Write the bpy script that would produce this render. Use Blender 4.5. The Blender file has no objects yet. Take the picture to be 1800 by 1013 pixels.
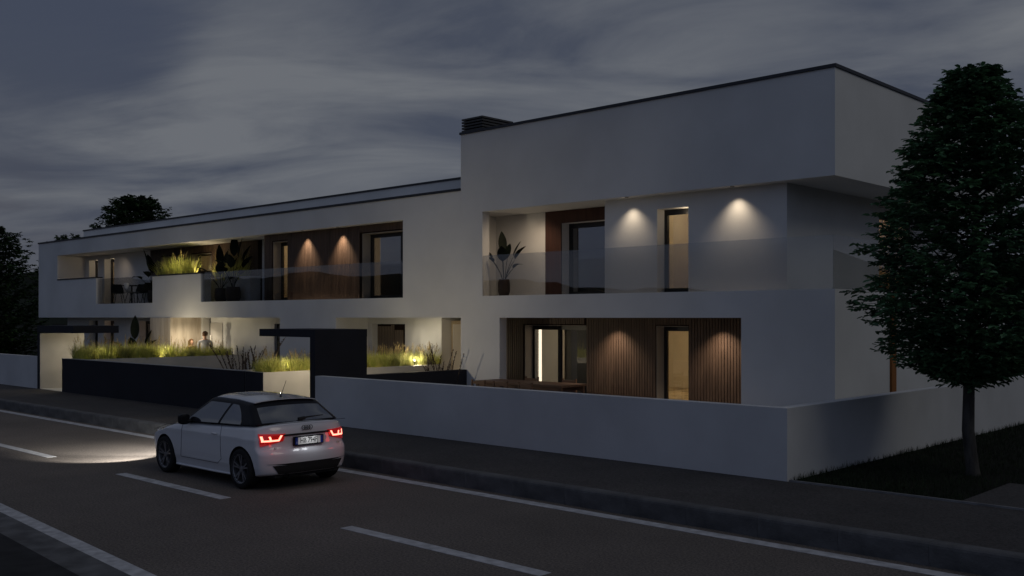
import bpy, bmesh, math, random
from mathutils import Vector, Matrix, noise
from math import sin, cos, pi, radians as R
random.seed(7)
SC = bpy.context.scene
COL = SC.collection

# ------------------------------------------------------------------ camera
HY = 2.6
cam_d = bpy.data.cameras.new('camera'); cam = bpy.data.objects.new('camera', cam_d); COL.objects.link(cam)
cam.location = (0, 0, HY); cam.rotation_euler = (R(90), 0, R(43.5))
cam_d.lens = 35; cam_d.sensor_width = 36; cam_d.shift_y = 0.0286
cam_d.clip_start = 0.1; cam_d.clip_end = 3000
SC.camera = cam

# ------------------------------------------------------------------ exposure, world, sun
SC.view_settings.view_transform = 'Standard'; SC.view_settings.look = 'None'
SC.view_settings.exposure = 0; SC.view_settings.gamma = 1; SC.view_settings.use_curve_mapping = False
SC.render.engine = 'CYCLES'
SC.cycles.use_denoising = True
SC.cycles.max_bounces = 8; SC.cycles.transparent_max_bounces = 16
SC.cycles.sample_clamp_indirect = 3

W = bpy.data.worlds.new('World'); SC.world = W; W.use_nodes = True
nt = W.node_tree; N = nt.nodes; L = nt.links; N.clear()
def nd(tp, **kw):
    n = N.new(tp)
    for k, v in kw.items():
        if k.startswith('i_'): n.inputs[k[2:].replace('_', ' ')].default_value = v
        else: setattr(n, k, v)
    return n
def mth(op, a, b=None, c=None, clamp=False):
    n = N.new('ShaderNodeMath'); n.operation = op; n.use_clamp = clamp
    for i, v in enumerate((a, b, c)):
        if v is None: continue
        if isinstance(v, bpy.types.NodeSocket): L.new(v, n.inputs[i])
        else: n.inputs[i].default_value = v
    return n.outputs[0]
def vdir(px, py):
    r = (px-900)/1750; u = (558-py)/1750; a = R(43.5)
    return Vector((-sin(a)+r*cos(a), cos(a)+r*sin(a), u)).normalized()
tc = nd('ShaderNodeTexCoord'); sep = nd('ShaderNodeSeparateXYZ'); L.new(tc.outputs['Generated'], sep.inputs[0])
# clouds lie on a flat layer: project the view direction on it
den = mth('ADD', mth('MAXIMUM', sep.outputs[2], 0.0), 0.16)
cx_ = mth('DIVIDE', sep.outputs[0], den); cy_ = mth('DIVIDE', sep.outputs[1], den)
comb = nd('ShaderNodeCombineXYZ'); L.new(cx_, comb.inputs[0]); L.new(cy_, comb.inputs[1])
mp0 = nd('ShaderNodeMapping'); mp0.inputs['Rotation'].default_value = (0, 0, R(-36)); L.new(comb.outputs[0], mp0.inputs[0])
mp = nd('ShaderNodeMapping'); mp.inputs['Scale'].default_value = (0.75, 1.35, 1)
mp.inputs['Location'].default_value = (3.1, 1.7, 0)
L.new(mp0.outputs[0], mp.inputs[0])
n1 = nd('ShaderNodeTexNoise', i_Scale=1.1, i_Detail=9.0, i_Roughness=0.58, i_Distortion=0.5); L.new(mp.outputs[0], n1.inputs['Vector'])
n2 = nd('ShaderNodeTexNoise', i_Scale=1.5, i_Detail=7.0, i_Roughness=0.55, i_Distortion=0.6); L.new(mp.outputs[0], n2.inputs['Vector'])
def blob(px, py, k, amt):
    v = vdir(px, py)
    dp = N.new('ShaderNodeVectorMath'); dp.operation = 'DOT_PRODUCT'
    L.new(tc.outputs['Generated'], dp.inputs[0]); dp.inputs[1].default_value = v
    e = mth('POWER', 2.71828, mth('MULTIPLY', mth('SUBTRACT', dp.outputs['Value'], 1.0), k))
    return mth('MULTIPLY', e, amt)
bias = None
for (px, py, k, amt) in ((40, -20, 70, -0.30), (330, 40, 120, -0.20), (700, 62, 150, -0.26), (520, 95, 260, -.16), (880, 90, 260, -.16), (60, 140, 160, -.10), (1250, 60, 30, .30), (430, 130, 500, .16), (560, 40, 500, .10),
                         (120, 260, 60, 0.22), (450, 260, 40, 0.22), (700, 190, 60, 0.16), (980, 190, 50, .2), (600, 165, 400, .12), (260, 190, 300, -.12), (60, 470, 60, -.02), (1500, 60, 40, .12)):
    b = blob(px, py, k, amt); bias = b if bias is None else mth('ADD', bias, b)
bv = N.new('ShaderNodeVectorMath'); bv.operation = 'DOT_PRODUCT'; L.new(tc.outputs['Generated'], bv.inputs[0]); bv.inputs[1].default_value = Vector((0.25, -0.8, 0.3)).normalized()
behind = mth('MULTIPLY', mth('MAXIMUM', bv.outputs['Value'], 0.0), 0.95)
cov = mth('ADD', n1.outputs[0], bias)
mr = nd('ShaderNodeMapRange'); mr.interpolation_type = 'SMOOTHSTEP'
mr.inputs['From Min'].default_value = 0.31; mr.inputs['From Max'].default_value = 0.60
L.new(cov, mr.inputs['Value'])
sky = nd('ShaderNodeTexSky', sky_type='NISHITA', sun_disc=False)
sky.sun_elevation = R(1.5); sky.sun_rotation = R(100); sky.altitude = 200; sky.dust_density = 1.5
skm = N.new('ShaderNodeVectorMath'); skm.operation = 'SCALE'; skm.inputs['Scale'].default_value = 0.014
L.new(sky.outputs[0], skm.inputs[0])
ska = N.new('ShaderNodeVectorMath'); ska.operation = 'ADD'; ska.inputs[1].default_value = (0.038, 0.046, 0.080)
L.new(skm.outputs[0], ska.inputs[0])
# cloud colour varies softly
cr = nd('ShaderNodeValToRGB'); e = cr.color_ramp.elements
e[0].position = 0.38; e[0].color = (0.060, 0.071, 0.100, 1); e[1].position = 0.66; e[1].color = (0.143, 0.153, 0.172, 1)
b2 = None
for (px, py, k, amt) in ((300, 330, 60, .05), (640, 340, 130, .08), (1000, 210, 60, .08), (180, 290, 90, .07), (640, 210, 400, .08), (100, 170, 200, -.14), (700, 70, 200, -.14), (400, 420, 150, -.08), (1500, 150, 60, -.05), (900, 300, 200, -.03)):
    q_ = blob(px, py, k, amt); b2 = q_ if b2 is None else mth('ADD', b2, q_)
L.new(mth('ADD', n2.outputs[0], b2), cr.inputs[0])
mx = nd('ShaderNodeMix', data_type='RGBA'); L.new(mr.outputs[0], mx.inputs[0]); L.new(ska.outputs[0], mx.inputs[6]); L.new(cr.outputs[0], mx.inputs[7])
# the sky behind the viewer is a clearer dusk blue
mxb = nd('ShaderNodeMix', data_type='RGBA'); L.new(behind, mxb.inputs[0]); L.new(mx.outputs[2], mxb.inputs[6]); mxb.inputs[7].default_value = (0.118, 0.147, 0.218, 1)
mx = mxb
# haze band at the horizon, dark below it
hz = nd('ShaderNodeMapRange'); hz.inputs['From Min'].default_value = 0.0; hz.inputs['From Max'].default_value = 0.13
hz.inputs['To Min'].default_value = 0.7; hz.inputs['To Max'].default_value = 0.0; L.new(sep.outputs[2], hz.inputs['Value'])
mx2 = nd('ShaderNodeMix', data_type='RGBA'); L.new(hz.outputs[0], mx2.inputs[0]); L.new(mx.outputs[2], mx2.inputs[6]); mx2.inputs[7].default_value = (0.080, 0.083, 0.098, 1)
gr = nd('ShaderNodeMapRange'); gr.inputs['From Min'].default_value = -0.06; gr.inputs['From Max'].default_value = 0.0
L.new(sep.outputs[2], gr.inputs['Value'])
mx3 = nd('ShaderNodeMix', data_type='RGBA'); L.new(gr.outputs[0], mx3.inputs[0]); mx3.inputs[6].default_value = (0.012, 0.013, 0.016, 1); L.new(mx2.outputs[2], mx3.inputs[7])
bg = nd('ShaderNodeBackground'); L.new(mx3.outputs[2], bg.inputs[0]); bg.inputs[1].default_value = 1.0
out = nd('ShaderNodeOutputWorld'); L.new(bg.outputs[0], out.inputs[0])

sd = bpy.data.lights.new('sun', 'SUN'); sd.energy = 0.23; sd.angle = R(30); sd.color = (1.0, 0.95, 0.80)
sun = bpy.data.objects.new('sun', sd); COL.objects.link(sun)
sun.rotation_euler = Vector((1.0, 0.14, 1.0)).to_track_quat('Z', 'Y').to_euler()

# ------------------------------------------------------------------ materials
MATS = {}
def mat(name, col, rough=0.6, spec=0.4, metal=0.0, noise_amt=0.0, nscale=3.0, bump=0.0, bscale=60.0, emis=None, estr=0.0, coat=0.0,
        stretch=None, detail=4.0, col2=None, transl=0.0, ramp=(0.35, 0.65)):
    if name in MATS: return MATS[name]
    m = bpy.data.materials.new(name); m.use_nodes = True; MATS[name] = m
    t = m.node_tree; b = t.nodes['Principled BSDF']; lk = t.links
    b.inputs['Base Color'].default_value = (*col, 1); b.inputs['Roughness'].default_value = rough
    b.inputs['Specular IOR Level'].default_value = spec; b.inputs['Metallic'].default_value = metal
    b.inputs['Coat Weight'].default_value = coat; b.inputs['Coat Roughness'].default_value = 0.04
    if emis: b.inputs['Emission Color'].default_value = (*emis, 1); b.inputs['Emission Strength'].default_value = estr
    if noise_amt or bump or col2:
        tcn = t.nodes.new('ShaderNodeTexCoord'); mpn = t.nodes.new('ShaderNodeMapping'); lk.new(tcn.outputs['Object'], mpn.inputs[0])
        if stretch: mpn.inputs['Scale'].default_value = stretch
        if noise_amt or col2:
            nn = t.nodes.new('ShaderNodeTexNoise'); nn.inputs['Scale'].default_value = nscale; nn.inputs['Detail'].default_value = detail; lk.new(mpn.outputs[0], nn.inputs['Vector'])
            rp = t.nodes.new('ShaderNodeValToRGB'); lk.new(nn.outputs[0], rp.inputs[0])
            c2 = col2 or tuple(c*(1+noise_amt) for c in col); c1 = col if col2 else tuple(c*(1-noise_amt) for c in col)
            rp.color_ramp.elements[0].position = ramp[0]; rp.color_ramp.elements[1].position = ramp[1]
            rp.color_ramp.elements[0].color = (*c1, 1); rp.color_ramp.elements[1].color = (*c2, 1)
            lk.new(rp.outputs[0], b.inputs['Base Color'])
        if bump:
            bn = t.nodes.new('ShaderNodeTexNoise'); bn.inputs['Scale'].default_value = bscale; bn.inputs['Detail'].default_value = 3; lk.new(mpn.outputs[0], bn.inputs['Vector'])
            bp = t.nodes.new('ShaderNodeBump'); bp.inputs['Strength'].default_value = bump; bp.inputs['Distance'].default_value = 0.02
            lk.new(bn.outputs[0], bp.inputs['Height']); lk.new(bp.outputs[0], b.inputs['Normal'])
    if transl:
        tr = t.nodes.new('ShaderNodeBsdfTranslucent'); mxs = t.nodes.new('ShaderNodeMixShader'); mxs.inputs[0].default_value = transl
        src = b.inputs['Base Color'].links[0].from_socket if b.inputs['Base Color'].is_linked else None
        if src: lk.new(src, tr.inputs[0])
        else: tr.inputs[0].default_value = (*col, 1)
        lk.new(b.outputs[0], mxs.inputs[1]); lk.new(tr.outputs[0], mxs.inputs[2]); lk.new(mxs.outputs[0], t.nodes['Material Output'].inputs[0])
    return m
def glassmat(name, tint, refl, ior=1.5):
    m = bpy.data.materials.new(name); m.use_nodes = True; t = m.node_tree; t.nodes.clear()
    o = t.nodes.new('ShaderNodeOutputMaterial'); mxs = t.nodes.new('ShaderNodeMixShader')
    tr = t.nodes.new('ShaderNodeBsdfTransparent'); tr.inputs[0].default_value = (*tint, 1)
    gl = t.nodes.new('ShaderNodeBsdfGlossy'); gl.inputs['Roughness'].default_value = 0.0; gl.inputs[0].default_value = (1, 1, 1, 1)
    ge = t.nodes.new('ShaderNodeNewGeometry'); dt = t.nodes.new('ShaderNodeVectorMath'); dt.operation = 'DOT_PRODUCT'
    t.links.new(ge.outputs['Incoming'], dt.inputs[0]); t.links.new(ge.outputs['Normal'], dt.inputs[1])
    def M2(op, a, b):                                      # Schlick: the same from either side of the pane
        n = t.nodes.new('ShaderNodeMath'); n.operation = op; n.use_clamp = op == 'ADD'
        for i, v in enumerate((a, b)):
            if isinstance(v, bpy.types.NodeSocket): t.links.new(v, n.inputs[i])
            elif v is not None: n.inputs[i].default_value = v
        return n.outputs[0]
    r0 = refl+((ior-1)/(ior+1))**2; inv = M2('SUBTRACT', 1.0, M2('ABSOLUTE', dt.outputs['Value'], None))
    fac = M2('ADD', M2('MULTIPLY', M2('POWER', inv, 5.0), 1-r0), r0); t.links.new(fac, mxs.inputs[0])
    t.links.new(tr.outputs[0], mxs.inputs[1]); t.links.new(gl.outputs[0], mxs.inputs[2]); t.links.new(mxs.outputs[0], o.inputs[0])
    MATS[name] = m; return m

M_white = mat('white_render', (0.60, 0.60, 0.60), 0.85, 0.2, noise_amt=0.07, nscale=0.5, detail=9, bump=0.12, bscale=90)
M_wallw = mat('street_wall_render', (0.52, 0.52, 0.53), 0.85, 0.2, noise_amt=0.07, nscale=0.8, bump=0.15, bscale=80, detail=8)
M_char = mat('charcoal_render', (0.011, 0.012, 0.019), 0.7, 0.3, noise_amt=0.15, nscale=1.5, bump=0.1)
M_cop = mat('dark_metal_coping', (0.03, 0.032, 0.04), 0.45, 0.5, metal=0.4)
M_frame = mat('black_window_frame', (0.012, 0.012, 0.014), 0.4, 0.5)
M_wood = mat('dark_walnut_cladding', (0.13, 0.062, 0.032), 0.6, 0.3, col2=(0.20, 0.10, 0.055), nscale=2.0, stretch=(6, 6, 0.5), detail=8, bump=0.1, bscale=30)
M_wood2 = mat('red_brown_panel', (0.05, 0.020, 0.014), 0.6, 0.3, noise_amt=0.2, nscale=2.0, stretch=(6, 6, 0.5))
M_back = mat('cladding_backing', (0.02, 0.012, 0.009), 0.9, 0.1)
M_plank = mat('weathered_planks', (0.10, 0.075, 0.055), 0.7, 0.3, col2=(0.2, 0.16, 0.125), nscale=3.0, stretch=(8, 8, 0.5), detail=8)
M_board = mat('board_marked_concrete', (0.42, 0.36, 0.29), 0.8, 0.2, col2=(0.58, 0.52, 0.44), nscale=1.6, stretch=(3.5, 3.5, 0.55), detail=8, bump=0.15, bscale=20)
M_room = mat('warm_interior_plaster', (0.62, 0.55, 0.43), 0.9, 0.1, noise_amt=0.04, nscale=1)
M_floor = mat('room_floor_rug', (0.42, 0.34, 0.22), 0.5, 0.3, noise_amt=0.45, nscale=4, detail=8)
M_terr = mat('terrace_stone', (0.30, 0.29, 0.28), 0.8, 0.2, noise_amt=0.12, nscale=1.5)
M_plstr = mat('planter_render', (0.42, 0.405, 0.385), 0.85, 0.2, noise_amt=0.08, nscale=1.5, bump=0.1)
M_soil = mat('soil', (0.02, 0.016, 0.012), 0.95, 0.1, noise_amt=0.4, nscale=12)
M_bal = glassmat('balustrade_glass', (0.80, 0.81, 0.82), 0.045)
M_win = glassmat('window_glass', (0.93, 0.93, 0.92), 0.04)
M_wdark = glassmat('tinted_window_glass', (0.5, 0.5, 0.52), 0.22)
M_post = mat('orange_timber', (0.26, 0.10, 0.025), 0.6, 0.3, noise_amt=0.2, nscale=2, stretch=(5, 5, 0.6))
M_led = mat('led_strip', (1, 1, 1), emis=(1.0, 0.86, 0.66), estr=1.6)
M_lens = mat('downlight_lens', (1, 1, 1), emis=(1.0, 0.8, 0.5), estr=0.35)
M_steel = mat('white_metal', (0.75, 0.75, 0.73), 0.4, 0.5)
M_louv = mat('dark_louvre', (0.045, 0.043, 0.042), 0.5, 0.4)

def asphalt(name, base, var, speck, sc=1.0, joints=False):
    m = bpy.data.materials.new(name); m.use_nodes = True; t = m.node_tree; b = t.nodes['Principled BSDF']; lk = t.links; MATS[name] = m
    tcn = t.nodes.new('ShaderNodeTexCoord')
    def noi(s, d, ro=0.6):
        n = t.nodes.new('ShaderNodeTexNoise'); n.inputs['Scale'].default_value = s; n.inputs['Detail'].default_value = d; n.inputs['Roughness'].default_value = ro
        lk.new(tcn.outputs['Object'], n.inputs['Vector']); return n
    a = noi(0.45, 7); c = noi(34*sc, 4, 0.8); f = noi(260*sc, 1)
    r1 = t.nodes.new('ShaderNodeValToRGB'); lk.new(a.outputs[0], r1.inputs[0])
    r1.color_ramp.elements[0].position = 0.3; r1.color_ramp.elements[1].position = 0.7
    r1.color_ramp.elements[0].color = (*[x*(1-var) for x in base], 1); r1.color_ramp.elements[1].color = (*[x*(1+var) for x in base], 1)
    r2 = t.nodes.new('ShaderNodeValToRGB'); lk.new(c.outputs[0], r2.inputs[0])
    r2.color_ramp.elements[0].position = 0.35; r2.color_ramp.elements[1].position = 0.72
    r2.color_ramp.elements[0].color = (0.45, 0.45, 0.45, 1); r2.color_ramp.elements[1].color = (speck, speck, speck*0.98, 1)
    mm = t.nodes.new('ShaderNodeMix'); mm.data_type = 'RGBA'; mm.blend_type = 'MULTIPLY'; mm.inputs[0].default_value = 1
    lk.new(r1.outputs[0], mm.inputs[6]); lk.new(r2.outputs[0], mm.inputs[7]); lk.new(mm.outputs[2], b.inputs['Base Color'])
    b.inputs['Roughness'].default_value = 0.82; b.inputs['Specular IOR Level'].default_value = 0.3
    bp = t.nodes.new('ShaderNodeBump'); bp.inputs['Strength'].default_value = 0.5; bp.inputs['Distance'].default_value = 0.01
    lk.new(c.outputs[0], bp.inputs['Height']); lk.new(bp.outputs[0], b.inputs['Normal'])
    return m
M_asph = asphalt('road_asphalt', (0.100, 0.085, 0.077), 0.20, 2.1)
M_pave = asphalt('pavement_asphalt', (0.046, 0.042, 0.042), 0.28, 2.0, 0.9)
M_kerb = mat('kerb_concrete', (0.17, 0.17, 0.175), 0.85, 0.2, noise_amt=0.3, nscale=2.5, bump=0.4, bscale=40, detail=9)
M_line = mat('worn_road_paint', (0.40, 0.40, 0.42), 0.7, 0.2, noise_amt=0.22, nscale=7, detail=8, bump=0.2)
M_ground = mat('dark_earth', (0.008, 0.009, 0.006), 0.95, 0.1, noise_amt=0.4, nscale=0.5)

# ------------------------------------------------------------------ mesh helpers
class MB:
    def __init__(s): s.v = []; s.f = []; s.mi = []
    def quad(s, a, b, c, d, m=0):
        n = len(s.v); s.v += [tuple(a), tuple(b), tuple(c), tuple(d)]; s.f.append((n, n+1, n+2, n+3)); s.mi.append(m)
    def box(s, x0, x1, y0, y1, z0, z1, m=0):
        n = len(s.v)
        s.v += [(x0,y0,z0),(x1,y0,z0),(x1,y1,z0),(x0,y1,z0),(x0,y0,z1),(x1,y0,z1),(x1,y1,z1),(x0,y1,z1)]
        for f in ((0,3,2,1),(4,5,6,7),(0,1,5,4),(1,2,6,5),(2,3,7,6),(3,0,4,7)): s.f.append(tuple(n+i for i in f)); s.mi.append(m)
        return s
    def tube(s, pts, rads, n=8, cap=True, m=0):
        pts = [Vector(p) for p in pts]
        if not hasattr(rads, '__len__'): rads = [rads]*len(pts)
        base = len(s.v); up0 = None
        for i, p in enumerate(pts):
            d = (pts[min(i+1, len(pts)-1)]-pts[max(i-1, 0)]).normalized()
            if up0 is None: up0 = Vector((0,0,1)) if abs(d.z) < .9 else Vector((1,0,0))
            a = d.cross(up0).normalized(); b = d.cross(a).normalized()
            up0 = -b if up0.dot(-b) > 0 else b
            a = d.cross(up0).normalized(); b = d.cross(a)
            for k in range(n):
                t = 2*pi*k/n; s.v.append(tuple(p+(a*cos(t)+b*sin(t))*rads[i]))
        for i in range(len(pts)-1):
            for k in range(n):
                s.f.append((base+i*n+k, base+i*n+(k+1)%n, base+(i+1)*n+(k+1)%n, base+(i+1)*n+k)); s.mi.append(m)
        if cap:
            s.f.append(tuple(base+k for k in range(n))[::-1]); s.mi.append(m)
            e_ = base+(len(pts)-1)*n; s.f.append(tuple(e_+k for k in range(n))); s.mi.append(m)
        return s
    def lathe(s, prof, n=24, c=(0,0,0), axis='Z', m=0, closed=False):
        base = len(s.v)
        for (r, h) in prof:
            for k in range(n):
                t = 2*pi*k/n
                if axis == 'Z': s.v.append((c[0]+r*cos(t), c[1]+r*sin(t), c[2]+h))
                else: s.v.append((c[0]+r*cos(t), c[1]+h, c[2]+r*sin(t)))
        P = len(prof)
        for i in range(P if closed else P-1):
            for k in range(n):
                j = (i+1) % P
                s.f.append((base+i*n+k, base+i*n+(k+1)%n, base+j*n+(k+1)%n, base+j*n+k)); s.mi.append(m)
        return s
    def mesh(s, name, mats):
        me = bpy.data.meshes.new(name); me.from_pydata(s.v, [], s.f)
        if not isinstance(mats, (list, tuple)): mats = [mats]
        for m in mats: me.materials.append(m)
        if len(mats) > 1: me.polygons.foreach_set('material_index', s.mi)
        me.update(); return me
def link(name, me, parent=None, keep=True):
    o = bpy.data.objects.new(name, me); COL.objects.link(o)
    if parent is not None:
        o.parent = parent
        if keep and tuple(parent.location) != (0,0,0) and parent.parent is None: o.matrix_parent_inverse = Matrix.Translation(-parent.location)
    return o
def put(name, mb, mats, parent=None, smooth=False, sharp=None, recalc=False):
    me = mb.mesh(name, mats)
    if recalc or smooth:
        bm = bmesh.new(); bm.from_mesh(me)
        if smooth: bmesh.ops.remove_doubles(bm, verts=bm.verts, dist=1e-5)
        bmesh.ops.recalc_face_normals(bm, faces=bm.faces); bm.to_mesh(me); bm.free()
    if smooth:
        me.shade_smooth()
        if sharp: me.set_sharp_from_angle(angle=R(sharp))
    return link(name, me, parent)
def empty(name, loc, rz=0):
    o = bpy.data.objects.new(name, None); COL.objects.link(o); o.location = loc; o.rotation_euler = (0, 0, rz); o.empty_display_size = .2
    return o
def tag(o, label=None, cat=None, group=None, kind=None):
    if label: o['label'] = label
    if cat: o['category'] = cat
    if group: o['group'] = group
    if kind: o['kind'] = kind
    return o
def struct(name, mb, m, **kw):
    o = put(name, mb, m, **kw); o['kind'] = 'structure'; return o
def lamp(name, kind, loc, energy, col, parent=None, size=0.03, aim=None, cone=60, blend=0.5):
    d = bpy.data.lights.new(name, kind); d.energy = energy; d.color = col
    if kind == 'AREA': d.size = size
    else: d.shadow_soft_size = size
    if kind == 'SPOT': d.spot_size = R(cone); d.spot_blend = blend
    o = bpy.data.objects.new(name, d); COL.objects.link(o); o.location = loc
    if aim is not None: o.rotation_euler = (-(Vector(aim)-Vector(loc))).to_track_quat('Z', 'Y').to_euler()
    if parent is not None:
        o.parent = parent; o.matrix_parent_inverse = Matrix.Translation(-parent.location)
    return o
def holed(mb, x0, x1, z0, z1, holes, y0, y1, m=0, axis='Y'):
    """wall x0..x1, z0..z1 between y0 (front) and y1, with rectangular holes; edges of the holes are closed"""
    xs = sorted({x0, x1, *[h for q in holes for h in (q[0], q[1])]}); xs = [x for x in xs if x0 <= x <= x1]
    zs = sorted({z0, z1, *[h for q in holes for h in (q[2], q[3])]}); zs = [z for z in zs if z0 <= z <= z1]
    def solid(i, j):
        if i < 0 or j < 0 or i >= len(xs)-1 or j >= len(zs)-1: return False
        cx = (xs[i]+xs[i+1])/2; cz = (zs[j]+zs[j+1])/2
        return not any(q[0] < cx < q[1] and q[2] < cz < q[3] for q in holes)
    P = (lambda x, y, z: (x, y, z)) if axis == 'Y' else (lambda x, y, z: (y, x, z))
    for i in range(len(xs)-1):
        for j in range(len(zs)-1):
            if not solid(i, j): continue
            a, b, c, d = xs[i], xs[i+1], zs[j], zs[j+1]
            mb.quad(P(a,y0,c), P(b,y0,c), P(b,y0,d), P(a,y0,d), m); mb.quad(P(b,y1,c), P(a,y1,c), P(a,y1,d), P(b,y1,d), m)
            if not solid(i-1, j): mb.quad(P(a,y1,c), P(a,y0,c), P(a,y0,d), P(a,y1,d), m)
            if not solid(i+1, j): mb.quad(P(b,y0,c), P(b,y1,c), P(b,y1,d), P(b,y0,d), m)
            if not solid(i, j-1): mb.quad(P(a,y1,c), P(b,y1,c), P(b,y0,c), P(a,y0,c), m)
            if not solid(i, j+1): mb.quad(P(a,y0,d), P(b,y0,d), P(b,y1,d), P(a,y1,d), m)

WARM = (1.0, 0.78, 0.49); WARM2 = (1.0, 0.68, 0.36)
# ------------------------------------------------------------------ ground, road, pavement
struct('ground', MB().box(-900, 700, -900, 900, -1.0, -0.02), M_ground)
road = struct('road', MB().box(-400, 80, -2, 10.54, -0.5, 0.0), M_asph)
pv = struct('pavement', MB().box(-400, 80, 10.72, 13.1, -0.5, 0.24), M_pave)
def bent(name, ya, yb, z0, z1, m):                       # strips along the near edge of the road, which bends away slightly
    b = MB(); xs = [-400, -17, 6, 80]; sh = [0, 0, -.071*23, -.071*23]
    for (xa, xb, sa, sb) in zip(xs, xs[1:], sh, sh[1:]):
        P_ = [(xa, ya+sa), (xb, ya+sb), (xb, yb+sb), (xa, yb+sa)]
        if ya < -10: P_[0] = (xa, ya); P_[1] = (xb, ya)
        b.quad(*[(x, y, z1) for x, y in P_]); b.quad((xa, yb+sa, z1), (xb, yb+sb, z1), (xb, yb+sb, z0), (xa, yb+sa, z0)); b.quad((xa, ya+(sa if ya > -10 else 0), z0), (xb, ya+(sb if ya > -10 else 0), z0), (xb, ya+(sb if ya > -10 else 0), z1), (xa, ya+(sa if ya > -10 else 0), z1))
    return struct(name, b, m)
bent('near_pavement', -40, 4.72, -0.1, 0.03, mat('near_pavement_asphalt', (0.022, 0.022, 0.024), 0.9, 0.2, noise_amt=0.3, nscale=3, bump=0.3, bscale=60))
bent('gutter', 4.725, 5.13, 0.0, 0.012, mat('gutter_concrete', (0.10, 0.10, 0.105), 0.9, 0.2, noise_amt=0.3, nscale=3, bump=0.3, bscale=40))
kerb = struct('kerb', MB().box(-400, 80, 10.57, 10.72, -0.3, 0.218), M_kerb)
kv = MB(); 
# one kerbstone, softly rounded on its road edge
L1 = 0.997
prof = [(10.548, -0.02), (10.54, 0.20), (10.546, 0.226), (10.565, 0.243), (10.60, 0.248), (10.722, 0.248), (10.722, 0.2), (10.60, -0.02)]
nb = len(prof)
for sx in (0, L1):
    for (y, z) in prof: kv.v.append((sx, y, z))
for i in range(nb): kv.f.append((i, nb+i, nb+(i+1)%nb, (i+1)%nb)); kv.mi.append(0)
kv.f.append(tuple(range(nb))); kv.mi.append(0); kv.f.append(tuple(range(nb, 2*nb))[::-1]); kv.mi.append(0)
ks = [kv.mesh('kerbstone', mat('kerbstone_concrete_%s' % c, (g*.97, g*.97, g*1.02), 0.85, 0.2, noise_amt=0.35, nscale=2.5, bump=0.4, bscale=30, detail=9)) for c, g in (('light', .095), ('mid', .091), ('dark', .086))]
for me in ks:
    bm = bmesh.new(); bm.from_mesh(me); bmesh.ops.recalc_face_normals(bm, faces=bm.faces); bm.to_mesh(me); bm.free()
for k in range(64):
    o = link('kerbstone', random.choice(ks), kerb); o.location = (-60+k, random.uniform(-.0015, .0015), random.uniform(-.002, .001))
lm = MB().box(-400, 80, 10.19, 10.385, 0.0, 0.004)
struct('edge_line', lm, M_line)
bent('edge_line', 5.135, 5.33, 0.0, 0.005, M_line)
for k in range(-1, 12):
    x1 = -6.68-6.13*k
    o = struct('lane_dash', MB().box(x1-3.3, x1, 7.44, 7.62, 0.0, 0.004), M_line)
# private ground behind the street walls
struct('garden_ground', MB().box(-31.5, -22.06, 13.3, 17.8, -0.3, 0.22), M_soil)
struct('terrace', MB().box(-46.2, -8.5, 17.8, 28, -0.3, 0.30).box(-18.5, -7.2, 13.3, 17.8, -0.3, 0.30), M_terr)
struct('entrance_path', MB().box(-20.58, -18.69, 13.1, 17.8, -0.3, 0.245).box(-34.1, -32.09, 13.1, 17.8, -0.3, 0.245), mat('pale_paving', (0.5, 0.5, 0.48), 0.8, 0.2, noise_amt=0.1, nscale=3))
struct('side_field', MB().box(-90, -35, 13.3, 17.8, -0.3, 0.2).box(-6.98, 60, 13.14, 60, -0.3, 0.235), M_ground)
struct('pavement_edging', MB().box(-6.95, 60, 13.1, 13.14, -0.3, 0.265), mat('edging_concrete', (0.16, 0.16, 0.165), 0.85, 0.2, noise_amt=0.2, nscale=4))
struct('side_path', MB().box(-4.6, 10, 13.14, 15.1, -0.3, 0.25), M_pave)

# distant hills in front and behind the viewer, plus an added side ridge
def interp_h(x):
    T_ = [(-1100, 30), (-560, 33), (-430, 26), (-330, 19), (-260, 15), (-100, 13), (200, 16), (600, 20)]
    for (a, b) in zip(T_, T_[1:]):
        if x <= b[0]: return a[1]+(b[1]-a[1])*(x-a[0])/(b[0]-a[0])
    return 20
def hills(name, pts, base, depth, seed):
    mb = MB(); n = len(pts)
    rows = []
    for (x, y, h) in pts: rows.append([(x, y, -2), (x+depth[0]*.3, y+depth[1]*.3, h*.55), (x+depth[0]*.7, y+depth[1]*.7, h), (x+depth[0]*1.4, y+depth[1]*1.4, -2)])
    for i in range(n-1):
        for j in range(3): mb.quad(rows[i][j], rows[i+1][j], rows[i+1][j+1], rows[i][j+1])
    return struct(name, mb, mat('wooded_hill', (0.018, 0.022, 0.018), 0.95, 0.1, noise_amt=0.4, nscale=0.05), smooth=True)
pts = []
rh = random.Random(5)
for k in range(130):
    x = -1050+k*12; h = interp_h(x)+1.2*sin(k*.7)+rh.uniform(-.9, .9)
    pts.append((x, -330, h))
hills('hills', pts, 0, (0, -60), 1)
pts = []
for k in range(30):
    a = R(100+k*4); h = 22+8*sin(k*.6)
    pts.append((cos(a)*420, sin(a)*420, h))
hills('hills', pts, 0, (-30, 60), 2)
hills('hills', [(62+3*sin(k), -30+k*9, 19+2.5*sin(k*1.7)+rh.uniform(-1, 1)) for k in range(34)], 0, (60, 0), 3)  # unseen ridge added on the right, raised to darken side glass and wall

# ------------------------------------------------------------------ the apartment building
YF = 17.8; T = 0.25; ZH2 = 5.28; ZF2 = 3.14; ZH1 = 2.59; ZB = 0.24
BLD = tag(empty('apartment_building', (-27.4, YF, ZB)), 'long white two storey apartment building with dark timber recesses and lit windows', 'building')
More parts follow.
